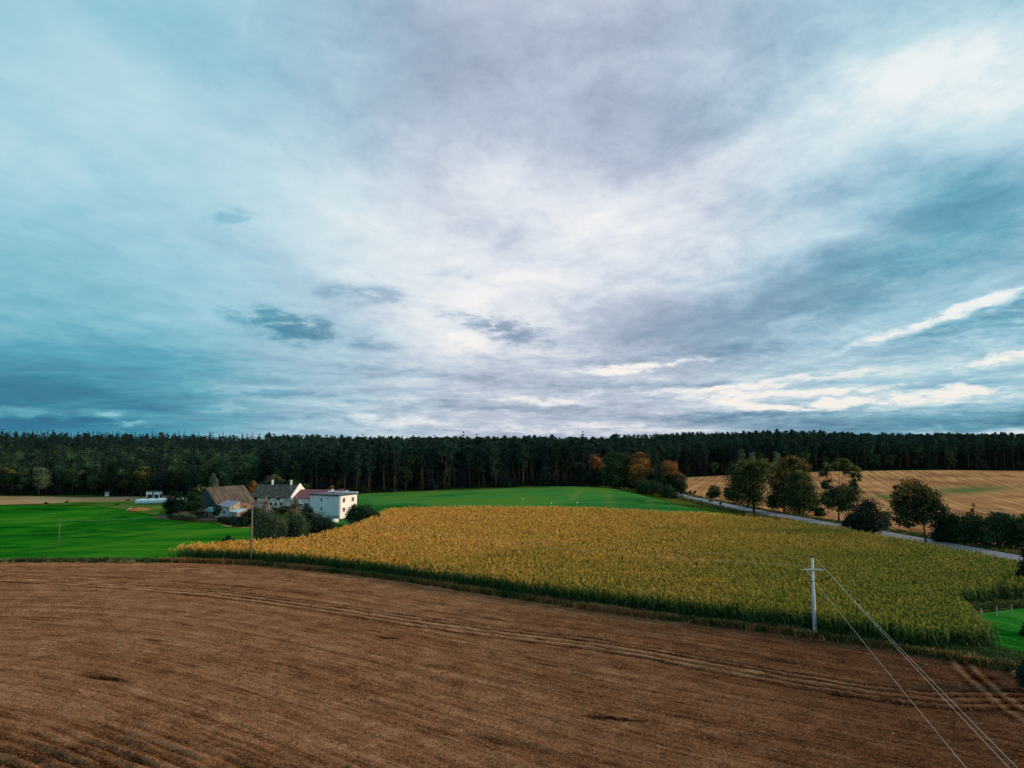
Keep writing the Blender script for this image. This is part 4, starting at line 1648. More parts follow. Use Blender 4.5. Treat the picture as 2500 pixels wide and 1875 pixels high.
hero('sapling', 'thin dry sapling sticking up out of the roadside thicket', 'sapling', (2374, 1300), [(2374, 1240, 5, 14), (2368, 1258, 10, 8)], 260, 'leaf_orange', size=.25, d=164, th=8.6, r0=.06)
hero('hedge_bush', 'dense bush beyond the right end of the roadside thicket', 'bush', (2530, 1345),
     [(2520, 1290, 36, 36), (2550, 1310, 30, 30)], 2600, 'leaf_bush', size=.36, d=148, th=3, r0=.2, part='foliage', gap=.15)
# cluster where the road disappears
hero('roadside_tree', 'rusty orange tree at the far end of the green meadow', 'tree', (1560, 1198),
     [(1560, 1130, 24, 22), (1545, 1150, 22, 22), (1575, 1150, 20, 20), (1562, 1110, 12, 6), (1560, 1178, 26, 16)], 3000, 'leaf_orange', d=282, th=9, r0=.3, group=R, size=.5)
hero('roadside_tree', 'dark tree with orange cap left of the road bend', 'tree', (1645, 1208),
     [(1635, 1138, 19, 13), (1650, 1175, 24, 26), (1640, 1155, 20, 16), (1660, 1190, 14, 18), (1630, 1180, 18, 24)], 3400, 'leaf_cap', d=280, th=9, r0=.3, group=R, size=.5)
hero('roadside_tree', 'big rounded dark green tree at the meadow corner', 'tree', (1512, 1192),
     [(1504, 1135, 30, 30), (1490, 1155, 22, 26), (1524, 1150, 20, 26), (1506, 1112, 18, 8), (1500, 1172, 28, 16)], 3600, 'leaf_bush', d=283, th=10, r0=.35, group=R, size=.5)
hero('broadleaf_tree', 'dark round-topped tree at the forest edge left of the rounded green tree', 'tree', (1420, 1190),
     [(1420, 1155, 26, 26), (1410, 1140, 18, 16), (1432, 1165, 18, 20), (1455, 1170, 14, 22)], 2600, 'leaf_dark', d=283, th=8, r0=.3, size=.5)
hero('broadleaf_tree', 'rust-topped tree among the pines above the meadow corner', 'tree', (1447, 1190),
     [(1445, 1122, 20, 12), (1440, 1140, 18, 14), (1465, 1145, 14, 22)], 2000, 'leaf_orange', d=296, th=12, r0=.3, size=.55)
hero('shrub', 'rounded green shrub on the meadow edge left of the road', 'shrub', (1586, 1211), [(1584, 1190, 28, 18), (1600, 1185, 18, 16), (1565, 1195, 14, 12)], 2000, 'leaf_bush', d=272, th=2, r0=.1, part='foliage', gap=.1)
hero('shrub', 'round green shrub where the road comes into view', 'shrub', (1632, 1220), [(1630, 1202, 21, 18), (1640, 1207, 14, 12)], 1500, 'leaf_bush', d=266, th=2, r0=.1, part='foliage', gap=.1)
hero('shrub', 'dark green tree-like shrub behind the rounded meadow shrub', 'shrub', (1602, 1195), [(1600, 1168, 16, 17), (1606, 1180, 14, 12)], 1200, 'leaf_dark', d=280, th=3, r0=.1, part='foliage', gap=.1)
hero('shrub', 'brownish low shrub at the meadow corner under the green tree', 'shrub', (1542, 1194), [(1540, 1186, 14, 8), (1525, 1184, 10, 7)], 500, 'leaf_oak', d=284, th=1, r0=.08, part='foliage')
hero('shrub', 'lone rounded shrub on the stubble beyond the road', 'shrub', (1742, 1219), [(1742, 1198, 15, 14), (1738, 1208, 12, 10), (1748, 1206, 9, 10)], 1000, 'leaf_bush', d=284, th=2, r0=.1, part='foliage')
hero('shrub', 'tiny green shrub on the stubble, left one of two', 'shrub', (1685, 1206), [(1685, 1202, 3.2, 4)], 90, 'leaf_bush', size=.4, d=300, th=.6, r0=.05, part='foliage')
hero('shrub', 'tiny green shrub on the stubble, right one of two', 'shrub', (1696, 1206), [(1696, 1201, 3.6, 4.5)], 90, 'leaf_bush', size=.4, d=300, th=.6, r0=.05, part='foliage')
hero('sapling', 'thin young sapling on the road verge, further one', 'sapling', (1735, 1233), [(1735, 1222, 4, 6)], 60, 'leaf_birch', size=.3, d=256, th=1.8, r0=.04)
hero('sapling', 'thin young sapling on the road verge, nearer one', 'sapling', (1760, 1241), [(1759, 1228, 4, 7)], 70, 'leaf_birch', size=.3, d=243, th=2.2, r0=.04)
PG = 'pale poplars in front of the far forest'
for (u, vt, lb) in ((1811, 1096, 'pale slender poplar left of the broad roadside tree top, tallest of three'), (1837, 1102, 'pale slender poplar rising behind the broad roadside tree'),
                    (1896, 1102, 'pale slender poplar beside the tallest roadside tree')):
    hero('poplar_tree', lb, 'poplar', (u, 1165), [(u, vt + 16, 6.5, 17), (u, vt + 36, 9, 22), (u, vt + 54, 8, 12)], 1100, 'leaf_pale', size=.5, d=418, th=14, r0=.2, group=PG, gap=.3, up=.1)
# right edge, near
hero('spruce_tree', 'dark conifer at the right picture edge beside the road end', 'spruce tree', (2512, 1470),
     [(2512, 1430, 24, 36), (2508, 1385, 16, 34), (2506, 1345, 9, 26), (2490, 1400, 8, 12), (2512, 1455, 26, 14)], 2600, 'leaf_dark', size=.25, d=106, th=8, r0=.2, gap=.1)
hero('paddock_bush', 'dark bush at the right picture edge above the paddock corner', 'bush', (2512, 1690),
     [(2512, 1655, 22, 30), (2500, 1640, 12, 14), (2522, 1620, 20, 30)], 1800, 'leaf_dark', size=.16, d=66, th=1.5, r0=.08, part='foliage', gap=.1)
hero('paddock_bush', 'small dark bush on the right side of the paddock', 'bush', (2503, 1560), [(2500, 1545, 9, 12), (2512, 1540, 12, 18)], 700, 'leaf_dark', size=.16, d=84, th=1, r0=.06, part='foliage', gap=.1)

# farm trees ------------------------------------------------------------------------
hero('birch_tree', 'drooping birch with bare pale stems left of the farmyard thicket', 'birch', (648, 1330),
     [(645, 1225, 9, 16), (640, 1255, 20, 20), (665, 1262, 22, 22), (648, 1280, 30, 24), (630, 1285, 14, 24), (672, 1295, 22, 24), (650, 1312, 28, 18), (690, 1285, 10, 20)],
     4200, 'leaf_birch', size=.30, d=165, th=10.5, r0=.14, bark='bark_birch', droop=1.6, gap=.5, up=0, aspect=.5)
hero('birch_tree', 'tall birch with orange-tinted tip in front of the farmyard', 'birch', (722, 1325),
     [(722, 1225, 8, 14), (720, 1245, 13, 16), (727, 1268, 20, 20), (712, 1290, 22, 24), (738, 1285, 22, 22)],
     3200, 'leaf_birch', size=.30, d=170, th=10.0, r0=.12, bark='bark_birch', droop=1.4, gap=.4, up=0, aspect=.5)
hero('yard_bush', 'leafy bushes along the foot of the whitewashed farmhouse wall', 'bush', (690, 1252), [(690, 1243, 16, 8), (670, 1246, 12, 7), (706, 1244, 12, 9)], 900, 'leaf_bush', size=.35, d=222, th=1, r0=.06, part='foliage')
hero('farm_tree', 'dense dark tree below the blank wall of the white house', 'tree', (778, 1316),
     [(775, 1280, 34, 26), (795, 1290, 24, 24), (757, 1295, 26, 22), (745, 1270, 18, 18), (785, 1302, 30, 14), (752, 1250, 14, 16)],
     4800, 'leaf_dark', size=.32, d=176, th=5, r0=.2, gap=.15)
hero('farm_tree', 'dark green thicket tree between the two birches', 'tree', (700, 1322),
     [(700, 1295, 20, 22), (690, 1308, 18, 14), (715, 1308, 22, 15)], 2200, 'leaf_bush', size=.32, d=172, th=3, r0=.15, gap=.2)
hero('yard_bush', 'spreading bush with reddish twigs right of the white house', 'bush', (878, 1277),
     [(868, 1250, 22, 16), (890, 1252, 26, 18), (908, 1258, 20, 15), (875, 1265, 34, 12), (856, 1264, 14, 10), (865, 1238, 8, 8)],
     3000, 'leaf_bush', size=.32, d=190, th=2.5, r0=.12, part='foliage', gap=.25)
hero('shrub', 'dark shrub on the meadow beside the corn, left of the pole', 'shrub', (555, 1335),
     [(555, 1322, 14, 9), (545, 1328, 22, 6), (566, 1326, 13, 7), (557, 1312, 5, 8)], 1000, 'leaf_dark', size=.28, d=152, th=1.2, r0=.08, part='foliage', gap=.2)
hero('yard_tree', 'round twiggy tree in front of the white wrapped bale row', 'tree', (425, 1258),
     [(428, 1215, 20, 15), (420, 1235, 20, 18), (440, 1240, 18, 18), (408, 1232, 10, 10), (432, 1252, 26, 10)], 2200, 'leaf_dark', size=.36, d=222, th=6, r0=.18, gap=.5)
hero('yard_tree', 'dark bushy tree in front of the barn gable', 'tree', (465, 1262),
     [(462, 1232, 24, 22), (480, 1225, 18, 22), (450, 1248, 24, 16), (485, 1245, 14, 18), (470, 1212, 14, 10)], 3200, 'leaf_bush', size=.36, d=218, th=6, r0=.2, gap=.25)
hero('yard_tree', 'yellow-topped tree behind the left end of the barn', 'tree', (488, 1255),
     [(486, 1200, 16, 12), (478, 1210, 16, 14), (498, 1196, 12, 8), (488, 1225, 18, 14)], 2000, 'leaf_oak', size=.4, d=240, th=7, r0=.2)
hero('poplar_tree', 'light green pointed poplar rising behind the barn ridge', 'poplar', (521, 1225),
     [(520, 1168, 6, 12), (522, 1180, 10, 14), (522, 1195, 11, 14)], 1300, 'leaf_pale', size=.42, d=262, th=11, r0=.18, up=.1)
hero('farm_tree', 'light green tree behind the roof of the old whitewashed house', 'tree', (668, 1215),
     [(668, 1172, 16, 14), (655, 1180, 14, 12), (682, 1180, 16, 12), (668, 1190, 24, 12)], 1900, 'leaf_birch', size=.45, d=262, th=8, r0=.2)
hero('farm_tree', 'darker low tree behind the red-roofed wing', 'tree', (715, 1212),
     [(712, 1182, 18, 9), (735, 1188, 20, 9), (700, 1190, 20, 10)], 1500, 'leaf_bush', size=.45, d=260, th=6, r0=.2)
hero('yard_bush', 'small autumn bush peeking over the red roof', 'bush', (811, 1210), [(810, 1189, 6, 5), (806, 1194, 8, 6)], 260, 'leaf_orange', size=.35, d=252, th=3.5, r0=.08, part='foliage')
hero('farm_tree', 'orange-tinted tree between barn and whitewashed house', 'tree', (617, 1225),
     [(618, 1182, 8, 9), (613, 1192, 8, 10), (618, 1205, 9, 10)], 900, 'leaf_orange', size=.4, d=256, th=7, r0=.15)
hero('yard_bush', 'black-green bush on the bank right of the small shed', 'bush', (603, 1285),
     [(603, 1265, 18, 16), (618, 1258, 16, 18), (590, 1277, 22, 9), (625, 1272, 14, 14)], 2600, 'leaf_dark', size=.3, d=192, th=2.5, r0=.12, part='foliage', gap=.1)
hero('yard_bush', 'low hedge bush along the bank below the sheds', 'bush', (562, 1276), [(562, 1270, 26, 7), (545, 1268, 14, 6), (580, 1272, 14, 7)], 1400, 'leaf_dark', size=.3, d=200, th=1, r0=.08, part='foliage', gap=.1)
hero('yard_tree', 'small tree beside the open carport', 'tree', (530, 1264), [(531, 1242, 9, 9), (529, 1252, 8, 8)], 800, 'leaf_dark', size=.3, d=207, th=2.6, r0=.08, gap=.3)
hero('shrub', 'grey-green shrubs under the round twiggy tree', 'shrub', (452, 1266), [(445, 1258, 20, 8), (465, 1262, 14, 6)], 900, 'leaf_birch', size=.28, d=212, th=1, r0=.06, part='foliage')
hero('broadleaf_tree', 'golden-topped tree at the forest edge above the small flat-roofed hut', 'tree', (345, 1205),
     [(348, 1152, 14, 11), (340, 1165, 16, 14), (352, 1180, 18, 18)], 2000, 'leaf_oak', size=.55, d=306, th=10, r0=.3)
hero('broadleaf_tree', 'silvery pale tree at the left forest edge', 'tree', (95, 1205), [(92, 1155, 14, 14), (104, 1162, 16, 18), (100, 1180, 16, 14)], 1700, 'leaf_pale', size=.5, d=322, th=10, r0=.3)
hero('broadleaf_tree', 'yellow-green rounded tree near the left picture edge', 'tree', (28, 1205), [(22, 1155, 16, 10), (30, 1165, 20, 14)], 1500, 'leaf_oak', size=.55, d=326, th=9, r0=.3)
for (u, v, lb) in ((112, 1230, 'leftmost dark tuft of scrub on the fallow strip'), (163, 1227, 'small dark scrub tuft in the middle of the fallow strip'), (312, 1223, 'tiny dark scrub tuft left of the bale row'),
                   (285, 1233, 'tiny dark tuft on the meadow left of the bale row')):
    hero('shrub', lb, 'shrub', (u, v), [(u, v - 1.5, 4, 1.8)], 60, 'leaf_dark', size=.4, th=.5, r0=.04, part='foliage')

# ---------------------------------------------------------------- buildings
M['plaster_shaded'] = plain('shaded_plaster', (.56, .58, .61), .85, .2, .18, .5, bmp=.1)  # shade on the white house's front, put into the plaster colour
M['plaster_white'] = plain('white_plaster', (.88, .83, .81), .85, .2, .16, .9, bmp=.1)  # white plaster; also the painted sunlit tone of the house side


def whitewash_mat():
    m, t, b = new_mat('peeling_whitewash', .9, .1)
    p = pos(t)
    n = t.noise(p, .9, 8, .75)
    c = t.ramp(n, [(.38, (.16, .12, .11)), (.48, (.44, .41, .40)), (.62, (.72, .70, .69))])
    t.put(b.inputs['Base Color'], c)
    bump(t, b, n, .4, .05)
    return m


M['whitewash'] = whitewash_mat()


def roof_mat(name, stops, run, across, sc=(.5, 3.0), moss=None):
    """streaked tile roof; run = direction down the slope (xy)"""
    m, t, b = new_mat(name, .9, .15)
    an = math.atan2(run[1], run[0])
    v = t.mapping(pos(t), rot=(0, 0, -an))
    s = t.noise(t.mapping(v, sc=(sc[0], sc[1], sc[0])), 1.0, 6, .68, .4)
    n = t.noise(pos(t), 2.2, 6, .75)
    a = t.math('MULTIPLY_ADD', s, .6, t.math('MULTIPLY', n, .4))
    c = t.ramp(a, stops)
    if moss:
        mm = t.noise(pos(t), 1.4, 5, .7)
        c = t.mix(t.mapr(mm, .55, .66), c, (*moss, 1))
    t.put(b.inputs['Base Color'], c)
    wv = t.node('ShaderNodeTexWave', wave_type='BANDS', bands_direction='Y')
    t.put(wv.inputs['Vector'], v)
    wv.inputs['Scale'].default_value = 1.3
    bump(t, b, t.math('ADD', wv.outputs['Fac'], n), .6, .08)
    return m


aB = (-.85, .527)     # barn: along the gable, towards the left
bB = (.53, .848)      # barn: along the ridge, away
M['roof_barn'] = roof_mat('barn_tiles', [(.38, (.03, .022, .018)), (.5, (.095, .074, .060)), (.62, (.22, .18, .145))], (.85, -.527), bB, (.16, 1.6))
M['roof_old'] = roof_mat('mossy_slates', [(.34, (.02, .022, .022)), (.52, (.05, .055, .05)), (.68, (.26, .27, .24))], (0, 1), (1, 0), (1.1, 1.6))
M['roof_red'] = roof_mat('red_sheet_roof', [(.3, (.10, .045, .055)), (.5, (.17, .075, .085)), (.7, (.24, .12, .12))], (0, 1), (1, 0), (.3, 1.5))
M['felt'] = plain('roof_felt', (.10, .12, .15), .7, .3, .25, .6)
M['eaves'] = plain('dark_eaves', (.05, .05, .055), .7, .3, .2, 2)
M['plank'] = plain('weathered_planks', (.045, .075, .075), .9, .1, .5, 3, stretch=(1, 1, .15))
M['brick'] = plain('old_brick', (.22, .13, .10), .9, .1, .4, 3)
M['glass'] = plain('window_glass', (.025, .03, .035), .15, .5, .2, 1)
M['pvc'] = plain('white_window_frame', (.75, .75, .75), .5, .4, .05, 1)
M['oldwood'] = plain('dark_window_frame', (.10, .085, .07), .8, .2, .3, 2)
M['lavender'] = plain('lilac_sheet_roof', (.25, .23, .29), .6, .3, .12, 1)
M['sheet_cyan'] = plain('pale_sheet_roof', (.42, .60, .64), .5, .4, .15, 1)
M['sheet_teal'] = plain('teal_sheet_roof', (.10, .24, .25), .6, .3, .2, 1)
M['concrete'] = plain('concrete_block', (.34, .36, .36), .9, .1, .3, 1.2)
M['tan_wall'] = plain('tan_plaster', (.36, .27, .20), .9, .1, .3, 1.5)
M['white_panel'] = plain('white_panel', (.72, .72, .72), .6, .3, .1, 1)
M['blue_plastic'] = plain('blue_plastic', (.02, .16, .30), .4, .5, .1, 2)
M['pole_wood'] = plain('pole_timber', (.16, .13, .10), .9, .1, .4, 4, stretch=(1, 1, .3))
M['pole_concrete'] = plain('pole_concrete', (.46, .50, .54), .8, .25, .25, 2.5, stretch=(1, 1, .5))
M['metal'] = plain('galvanised_steel', (.40, .48, .50), .5, .5, .2, 4)
M['rust'] = plain('dark_ironwork', (.05, .035, .03), .8, .3, .3, 4)
M['ceramic'] = plain('brown_insulator', (.07, .04, .03), .3, .5, .2, 4)
M['wire'] = plain('aluminium_wire', (.62, .58, .50), .5, .4, .05, 1)
M['wrap'] = plain('white_bale_wrap', (.68, .76, .80), .45, .4, .12, 1.4)
M['ribbed'] = plain('ribbed_grey_panel', (.24, .30, .31), .7, .3, .2, 2, stretch=(3, 3, .2))


def add2(p, a, s, b=None, t=0.0):
    x, y = p[0] + a[0] * s, p[1] + a[1] * s
    if b is not None:
        x, y = x + b[0] * t, y + b[1] * t
    return (x, y)


def window(parent, o, a, nrm, s, w, z0, h, frame='pvc', mullion=True, sill=True, name='window'):
    """window on a wall that starts at o and runs along a; nrm points out of the wall"""
    p = add2(o, a, s, nrm, .0)
    pane = MB().box(add2(p, nrm, .01), a, nrm, w, .03, z0, z0 + h)
    fr_ = MB()
    t_ = .09
    q = add2(p, nrm, .0)
    fr_.box(q, a, nrm, w, .07, z0 - .002, z0 + t_)
    fr_.box(q, a, nrm, w, .07, z0 + h - t_, z0 + h + .002)
    fr_.box(add2(q, a, -.002), a, nrm, t_, .068, z0 + t_, z0 + h - t_)
    fr_.box(add2(q, a, w - t_ + .002), a, nrm, t_, .068, z0 + t_, z0 + h - t_)
    if mullion:
        fr_.box(add2(q, a, w / 2 - t_ / 2), a, nrm, t_, .066, z0 + t_, z0 + h - t_)
    f = fr_.build(name, M[frame], parent)
    pane.build('pane', M['glass'], f)
    if sill:
        MB().box(add2(q, a, -.08), a, nrm, w + .16, .18, z0 - .09, z0 - .004).build('sill', M['pvc'], f)
    return f


def gable_prism(o, a, b, w, d, z0, ze, zr):
    """walls: o corner, a along the gable width w, b along the length d"""
    mb = MB()
    pts = []
    for t in (0, d):
        for (s, z) in ((0, z0), (w, z0), (w, ze), (w / 2, zr), (0, ze)):
            x, y = add2(o, a, s, b, t)
            pts.append((x, y, z))
    mb.add(pts, [(4, 3, 2, 1, 0), (5, 6, 7, 8, 9), (0, 1, 6, 5), (1, 2, 7, 6), (2, 3, 8, 7), (3, 4, 9, 8), (4, 0, 5, 9)])
    return mb


def gable_roof(o, a, b, w, d, ze, zr, over=.35, th=.18, lift=.10):
    sl = (zr - ze) / (w / 2)
    out_ = []
    for sgn in (0, 1):
        e = -over if sgn == 0 else w + over
        ez = ze - over * sl + lift
        q = [add2(o, a, e, b, -over), add2(o, a, e, b, d + over), add2(o, a, w / 2, b, d + over), add2(o, a, w / 2, b, -over)]
        zz = [ez, ez, zr + lift, zr + lift]
        pts = [(p[0], p[1], z) for p, z in zip(q, zz)]
        if sgn == 0:
            pts = pts[::-1]
        out_.append(MB().slab(pts, th))
    return out_


# --- barn
g0 = hz(-95, 225)
o_b = (-94.8, 221.8)
barn = thing('barn', 'large old barn with streaked brown roof and dark boarded gable', 'barn')
gz0 = -1.0
gable_prism(o_b, aB, bB, 12, 14, gz0, 3.7, 8.55).build('wall', M['brick'], barn)
for m_ in gable_roof(o_b, aB, bB, 12, 14, 3.75, 8.6):
    m_.build('roof', M['roof_barn'], barn)
# gable boards, each its own plank
nrm_g = (-bB[0], -bB[1])
npl = 24
pw = 12 / npl
for i in range(npl):
    s0 = i * pw
    mid = s0 + pw / 2
    zt = 3.65 + (8.5 - 3.7) * (1 - abs(mid - 6) / 6)
    MB().box(add2(o_b, aB, s0 + .015, nrm_g, .01), aB, nrm_g, pw - .03, .04 + .02 * ((i * 7) % 3), 2.9, zt - .2).build('plank', M['plank'], barn)
MB().box(add2(o_b, aB, -.1, nrm_g, .02), aB, nrm_g, 12.2, .14, 2.6, 2.88).build('beam', M['plank'], barn)
MB().box(add2(o_b, bB, 5.0, aB, -.10), bB, aB, 3.2, .08, gz0, 3.2).build('door', M['oldwood'], barn)
for s_ in (1.0, 10.0):
    window(barn, o_b, bB, (-aB[0], -aB[1]), s_, 1.0, 1.6, .8, 'oldwood', True, False)

# --- old whitewashed house
aH = (.987, -.16)
bH = (.16, .987)
oh = (-89.9, 236.6)
old = thing('farmhouse', 'old whitewashed farmhouse with peeling walls and mossy dark roof', 'house')
# gable prism: width runs along bH (depth), length along aH
gable_prism(oh, bH, aH, 12, 14.9, -1.0, 4.75, 8.55).build('wall', M['whitewash'], old)
for m_ in gable_roof(oh, bH, aH, 12, 14.5, 4.75, 8.55, over=.3):
    m_.build('roof', M['roof_old'], old)
# white parapet gable at the right end
pg = gable_prism(add2(oh, aH, 14.85), bH, aH, 12.5, .45, 3.9, 4.9, 9.05)
pg.build('gable_parapet', M['plaster_white'], old)
for s_ in (4.6, 11.6):
    cx_ = add2(oh, aH, s_, bH, 5.7)
    ch = MB().box(cx_, aH, bH, .55, .55, 8.2, 10.0).build('chimney', M['plaster_white'], old)
    MB().box(add2(cx_, aH, -.1, bH, -.1), aH, bH, .75, .75, 10.0, 10.18).build('cap', M['pvc'], ch)
    MB().box(add2(cx_, aH, -.45, bH, .1), aH, bH, .3, .3, 9.3, 9.95).build('flue', M['rust'], ch)
nH = (-bH[0], -bH[1])
for s_, w_ in ((5.6, .8), (7.4, .8), (9.2, .85), (11.0, .85)):
    window(old, oh, aH, nH, s_, w_, 1.9, 1.0, 'oldwood', True, True)
for s_ in (1.6, 6.2, 9.9):
    window(old, oh, aH, nH, s_, 1.25, 3.75, .85, 'oldwood', False, False, 'loft_hatch')

# --- red-roofed wing
oR = add2(add2(oh, aH, 15.35), bH, .25)
wing = thing('farmhouse_wing', 'low pale wing under a plum red roof joined to the whitewashed house', 'house')
gable_prism(oR, bH, aH, 12.5, 17.2, -1.0, 4.3, 6.9).build('wall', M['whitewash'], wing)
for m_ in gable_roof(oR, bH, aH, 12.5, 16.8, 4.3, 6.9, over=.0):
    m_.build('roof', M['roof_red'], wing)
for s_ in (2.2, 4.6):
    window(wing, oR, aH, nH, s_, 1.2, 1.6, 1.2, 'oldwood', True, True)
for s_ in (14.2,):
    ch = MB().box(add2(oR, aH, s_, bH, 5.6), aH, bH, 1.6, .6, 6.4, 7.3).build('chimney', M['brick'], wing)
MB().box(add2(oR, aH, 1.2, nH, .05), aH, nH, 3.0, .9, 2.75, 2.85).build('porch_roof', M['pvc'], wing)

# --- white two-storey flat-roofed house
cW = (-51.5, 206.0)
fW = (-.908, .419)      # along the blank front, to the left
sW = (.419, .908)       # along the lit side, away
LF, LS, HT = 11.2, 8.3, 7.72
zb = -.6
wh = thing('white_house', 'white two-storey flat-roofed house with blank front coloured as shaded and side as lit', 'house')
nF = (-sW[0], -sW[1])
nS = (-fW[0], -fW[1])
MB().box(cW, fW, sW, LF, LS, zb, HT - .25).build('wall', M['plaster_shaded'], wh)
sidew = MB().box(add2(cW, nS, .0), sW, nS, LS, .03, zb, HT - .27).build('side_wall', M['plaster_white'], wh)  # brighter, warmer skin: sunlight on this side painted as colour
sidew['label'] = 'white plastered side wall coloured as if sunlit'
MB().box(add2(cW, fW, -.3, sW, -.3), fW, sW, LF + .6, LS + .6, HT - .25, HT).build('roof', M['felt'], wh)
MB().box(add2(cW, fW, -.33, sW, -.33), fW, sW, LF + .66, .12, HT - .3, HT + .05).build('fascia', M['eaves'], wh)
MB().box(add2(cW, fW, -.33, sW, -.2), fW, sW, .12, LS + .4, HT - .3, HT + .05).build('fascia', M['eaves'], wh)
MB().box(add2(cW, fW, -.2, sW, LS + .0), fW, sW, LF + .4, .35, HT + .0, HT + .4).build('parapet', M['plaster_white'], wh)
# windows: blank front, two slim ones above each other
for z_ in (2.65, 5.4):
    window(wh, cW, fW, nF, 6.35, .75, z_, 1.35, 'pvc', False, True)
# windows on the lit side
for (s_, z_) in ((1.35, 5.35), (5.6, 5.35), (1.35, 2.55), (5.6, 2.55)):
    window(wh, add2(cW, nS, .03), sW, nS, s_, 1.3, z_, 1.4, 'pvc', True, True)
MB().tube([(*add2(cW, nS, .12, sW, .25), zb), (*add2(cW, nS, .12, sW, .25), HT - .3)], .07, 6).build('downpipe', M['brick'], wh)
MB().tube([(*add2(cW, fW, 4.7, nF, .1), zb + .3), (*add2(cW, fW, 4.7, nF, .1), 3.3)], .05, 6).build('vent_pipe', M['metal'], wh)
MB().box(add2(cW, fW, 4.9, nF, .0), fW, nF, .28, .08, 6.55, 6.8).build('vent_grille', M['rust'], wh)
# ribbed cladding strip by the corner, board by board
for i in range(12):
    MB().box(add2(cW, fW, .15 + i * .36, nF, .01), fW, nF, .30, .05, zb, 1.55).build('cladding_board', M['ribbed'], wh)
MB().box(add2(cW, fW, .1, nF, .01), fW, nF, 4.5, .10, 1.56, 1.64).build('ledge', M['metal'], wh)
chw = MB().box(add2(cW, fW, 4.6, sW, 3.0), fW, sW, .6, .6, HT, HT + .95).build('chimney', M['brick'], wh)
dish = MB()
dc = Vector((*add2(cW, fW, 4.9, sW, 2.8), HT + 1.0))
dish.tube([dc, dc + Vector((0, -.08, .02)), dc + Vector((0, -.22, .06))], [.12, .38, .5], 12, True)
dish.build('satellite_dish', M['pvc'], wh)
# small lean-to on its left
MB().box(add2(cW, fW, LF + .02, sW, .8), fW, sW, 1.7, 4, zb, 4.2).build('lean_to', M['sheet_teal'], wh)
MB().box(add2(cW, fW, LF + .02, sW, .5), fW, sW, 2.0, 4.6, 4.2, 4.32).build('lean_to_roof', M['eaves'], wh)


# --- monopitch sheds
def monopitch(name, label, o, a, b, w, d, z0, zf, zbk, wallm, roofm, sidem=None, over=.25):
    """o near corner, a along the front (left), b away; front height zf, back height zbk"""
    t = thing(name, label, 'shed')
    pts = []
    for (s, q) in ((0, 0), (w, 0), (w, d), (0, d)):
        x, y = add2(o, a, s, b, q)
        pts.append((x, y, z0))
    for (s, q, z) in ((0, 0, zf), (w, 0, zf), (w, d, zbk), (0, d, zbk)):
        x, y = add2(o, a, s, b, q)
        pts.append((x, y, z))
    MB().add(pts, [(3, 2, 1, 0), (4, 5, 6, 7), (0, 1, 5, 4), (1, 2, 6, 5), (2, 3, 7, 6), (3, 0, 4, 7)]).build('wall', wallm, t)
    sl = (zbk - zf) / d
    q = [add2(o, a, -over, b, -over), add2(o, a, w + over, b, -over), add2(o, a, w + over, b, d), add2(o, a, -over, b, d)]
    zz = [zf - over * sl + .12, zf - over * sl + .12, zbk + .12, zbk + .12]
    MB().slab([(p[0], p[1], z) for p, z in zip(q, zz)], .12).build('roof', roofm, t)
    if sidem:
        n_ = (-a[0], -a[1])
        p2 = [(*add2(o, n_, .02), z0), (*add2(o, n_, .02, b, d), z0), (*add2(o, n_, .02, b, d), zbk - .02), (*add2(o, n_, .02), zf - .02)]
        p3 = [(x + n_[0] * .03, y + n_[1] * .03, z) for x, y, z in p2]
        MB().add(p2 + p3, [(3, 2, 1, 0), (4, 5, 6, 7), (0, 1, 5, 4), (1, 2, 6, 5), (2, 3, 7, 6), (3, 0, 4, 7)]).build('side_wall', sidem, t)
    return t


oA = (-87.5, 214.0)
shA = monopitch('farm_shed', 'concrete shed with lilac sheet roof in front of the barn', oA, aB, bB, 6.4, 3.7, -1, 3.45, 4.85, M['concrete'], M['lavender'], M['tan_wall'])
window(shA, add2(oA, (-aB[0], -aB[1]), .05), bB, (-aB[0], -aB[1]), 1.6, .8, 2.4, .9, 'pvc', True, False)
window(shA, oA, aB, (-bB[0], -bB[1]), 2.2, .9, 1.3, .8, 'oldwood', True, False)
oS = (-83.9, 211.0)
shB = monopitch('farm_shed', 'small low shed with pale roof and tan wall beside the lilac-roofed shed', oS, aB, bB, 3.5, 3.3, -1, 2.15, 2.8, M['concrete'], M['sheet_cyan'], M['tan_wall'])
MB().box(add2(oS, aB, 1.2, (-bB[0], -bB[1]), .02), aB, (-bB[0], -bB[1]), .9, .06, -.5, 1.5).build('door', M['oldwood'], shB)
# open carport with teal roof, left of the sheds
cp0 = on(519, 1264)
carp = thing('carport', 'open carport under a sloping teal roof left of the sheds', 'carport')
oC = (cp0[0], cp0[1])
zc0 = cp0[2]
for (s_, q_) in ((0, 0), (2.5, 0), (5, 0), (0, 3), (5, 3)):
    MB().box(add2(oC, aB, s_, bB, q_), aB, bB, .14, .14, zc0 - .3, zc0 + 1.9 + q_ * .28).build('post', M['oldwood'], carp)
q = [add2(oC, aB, -.3, bB, -.4), add2(oC, aB, 5.5, bB, -.4), add2(oC, aB, 5.5, bB, 3.4), add2(oC, aB, -.3, bB, 3.4)]
MB().slab([(p[0], p[1], z) for p, z in zip(q, (zc0 + 1.9, zc0 + 1.9, zc0 + 2.95, zc0 + 2.95))], .1).build('roof', M['sheet_teal'], carp)
MB().box(add2(oC, aB, 0, bB, 3.1), aB, bB, 5.1, .1, zc0 - .3, zc0 + 2.6).build('back_wall', M['oldwood'], carp)
ws = on(526, 1256)
whs = monopitch('farm_shed', 'small shed with white front panel between carport and barn gable', (P(526, 1250, 221)[0], 221), aB, bB, 3.6, 2.5, -1.2, 2.2, 3.2, M['white_panel'], M['sheet_cyan'])

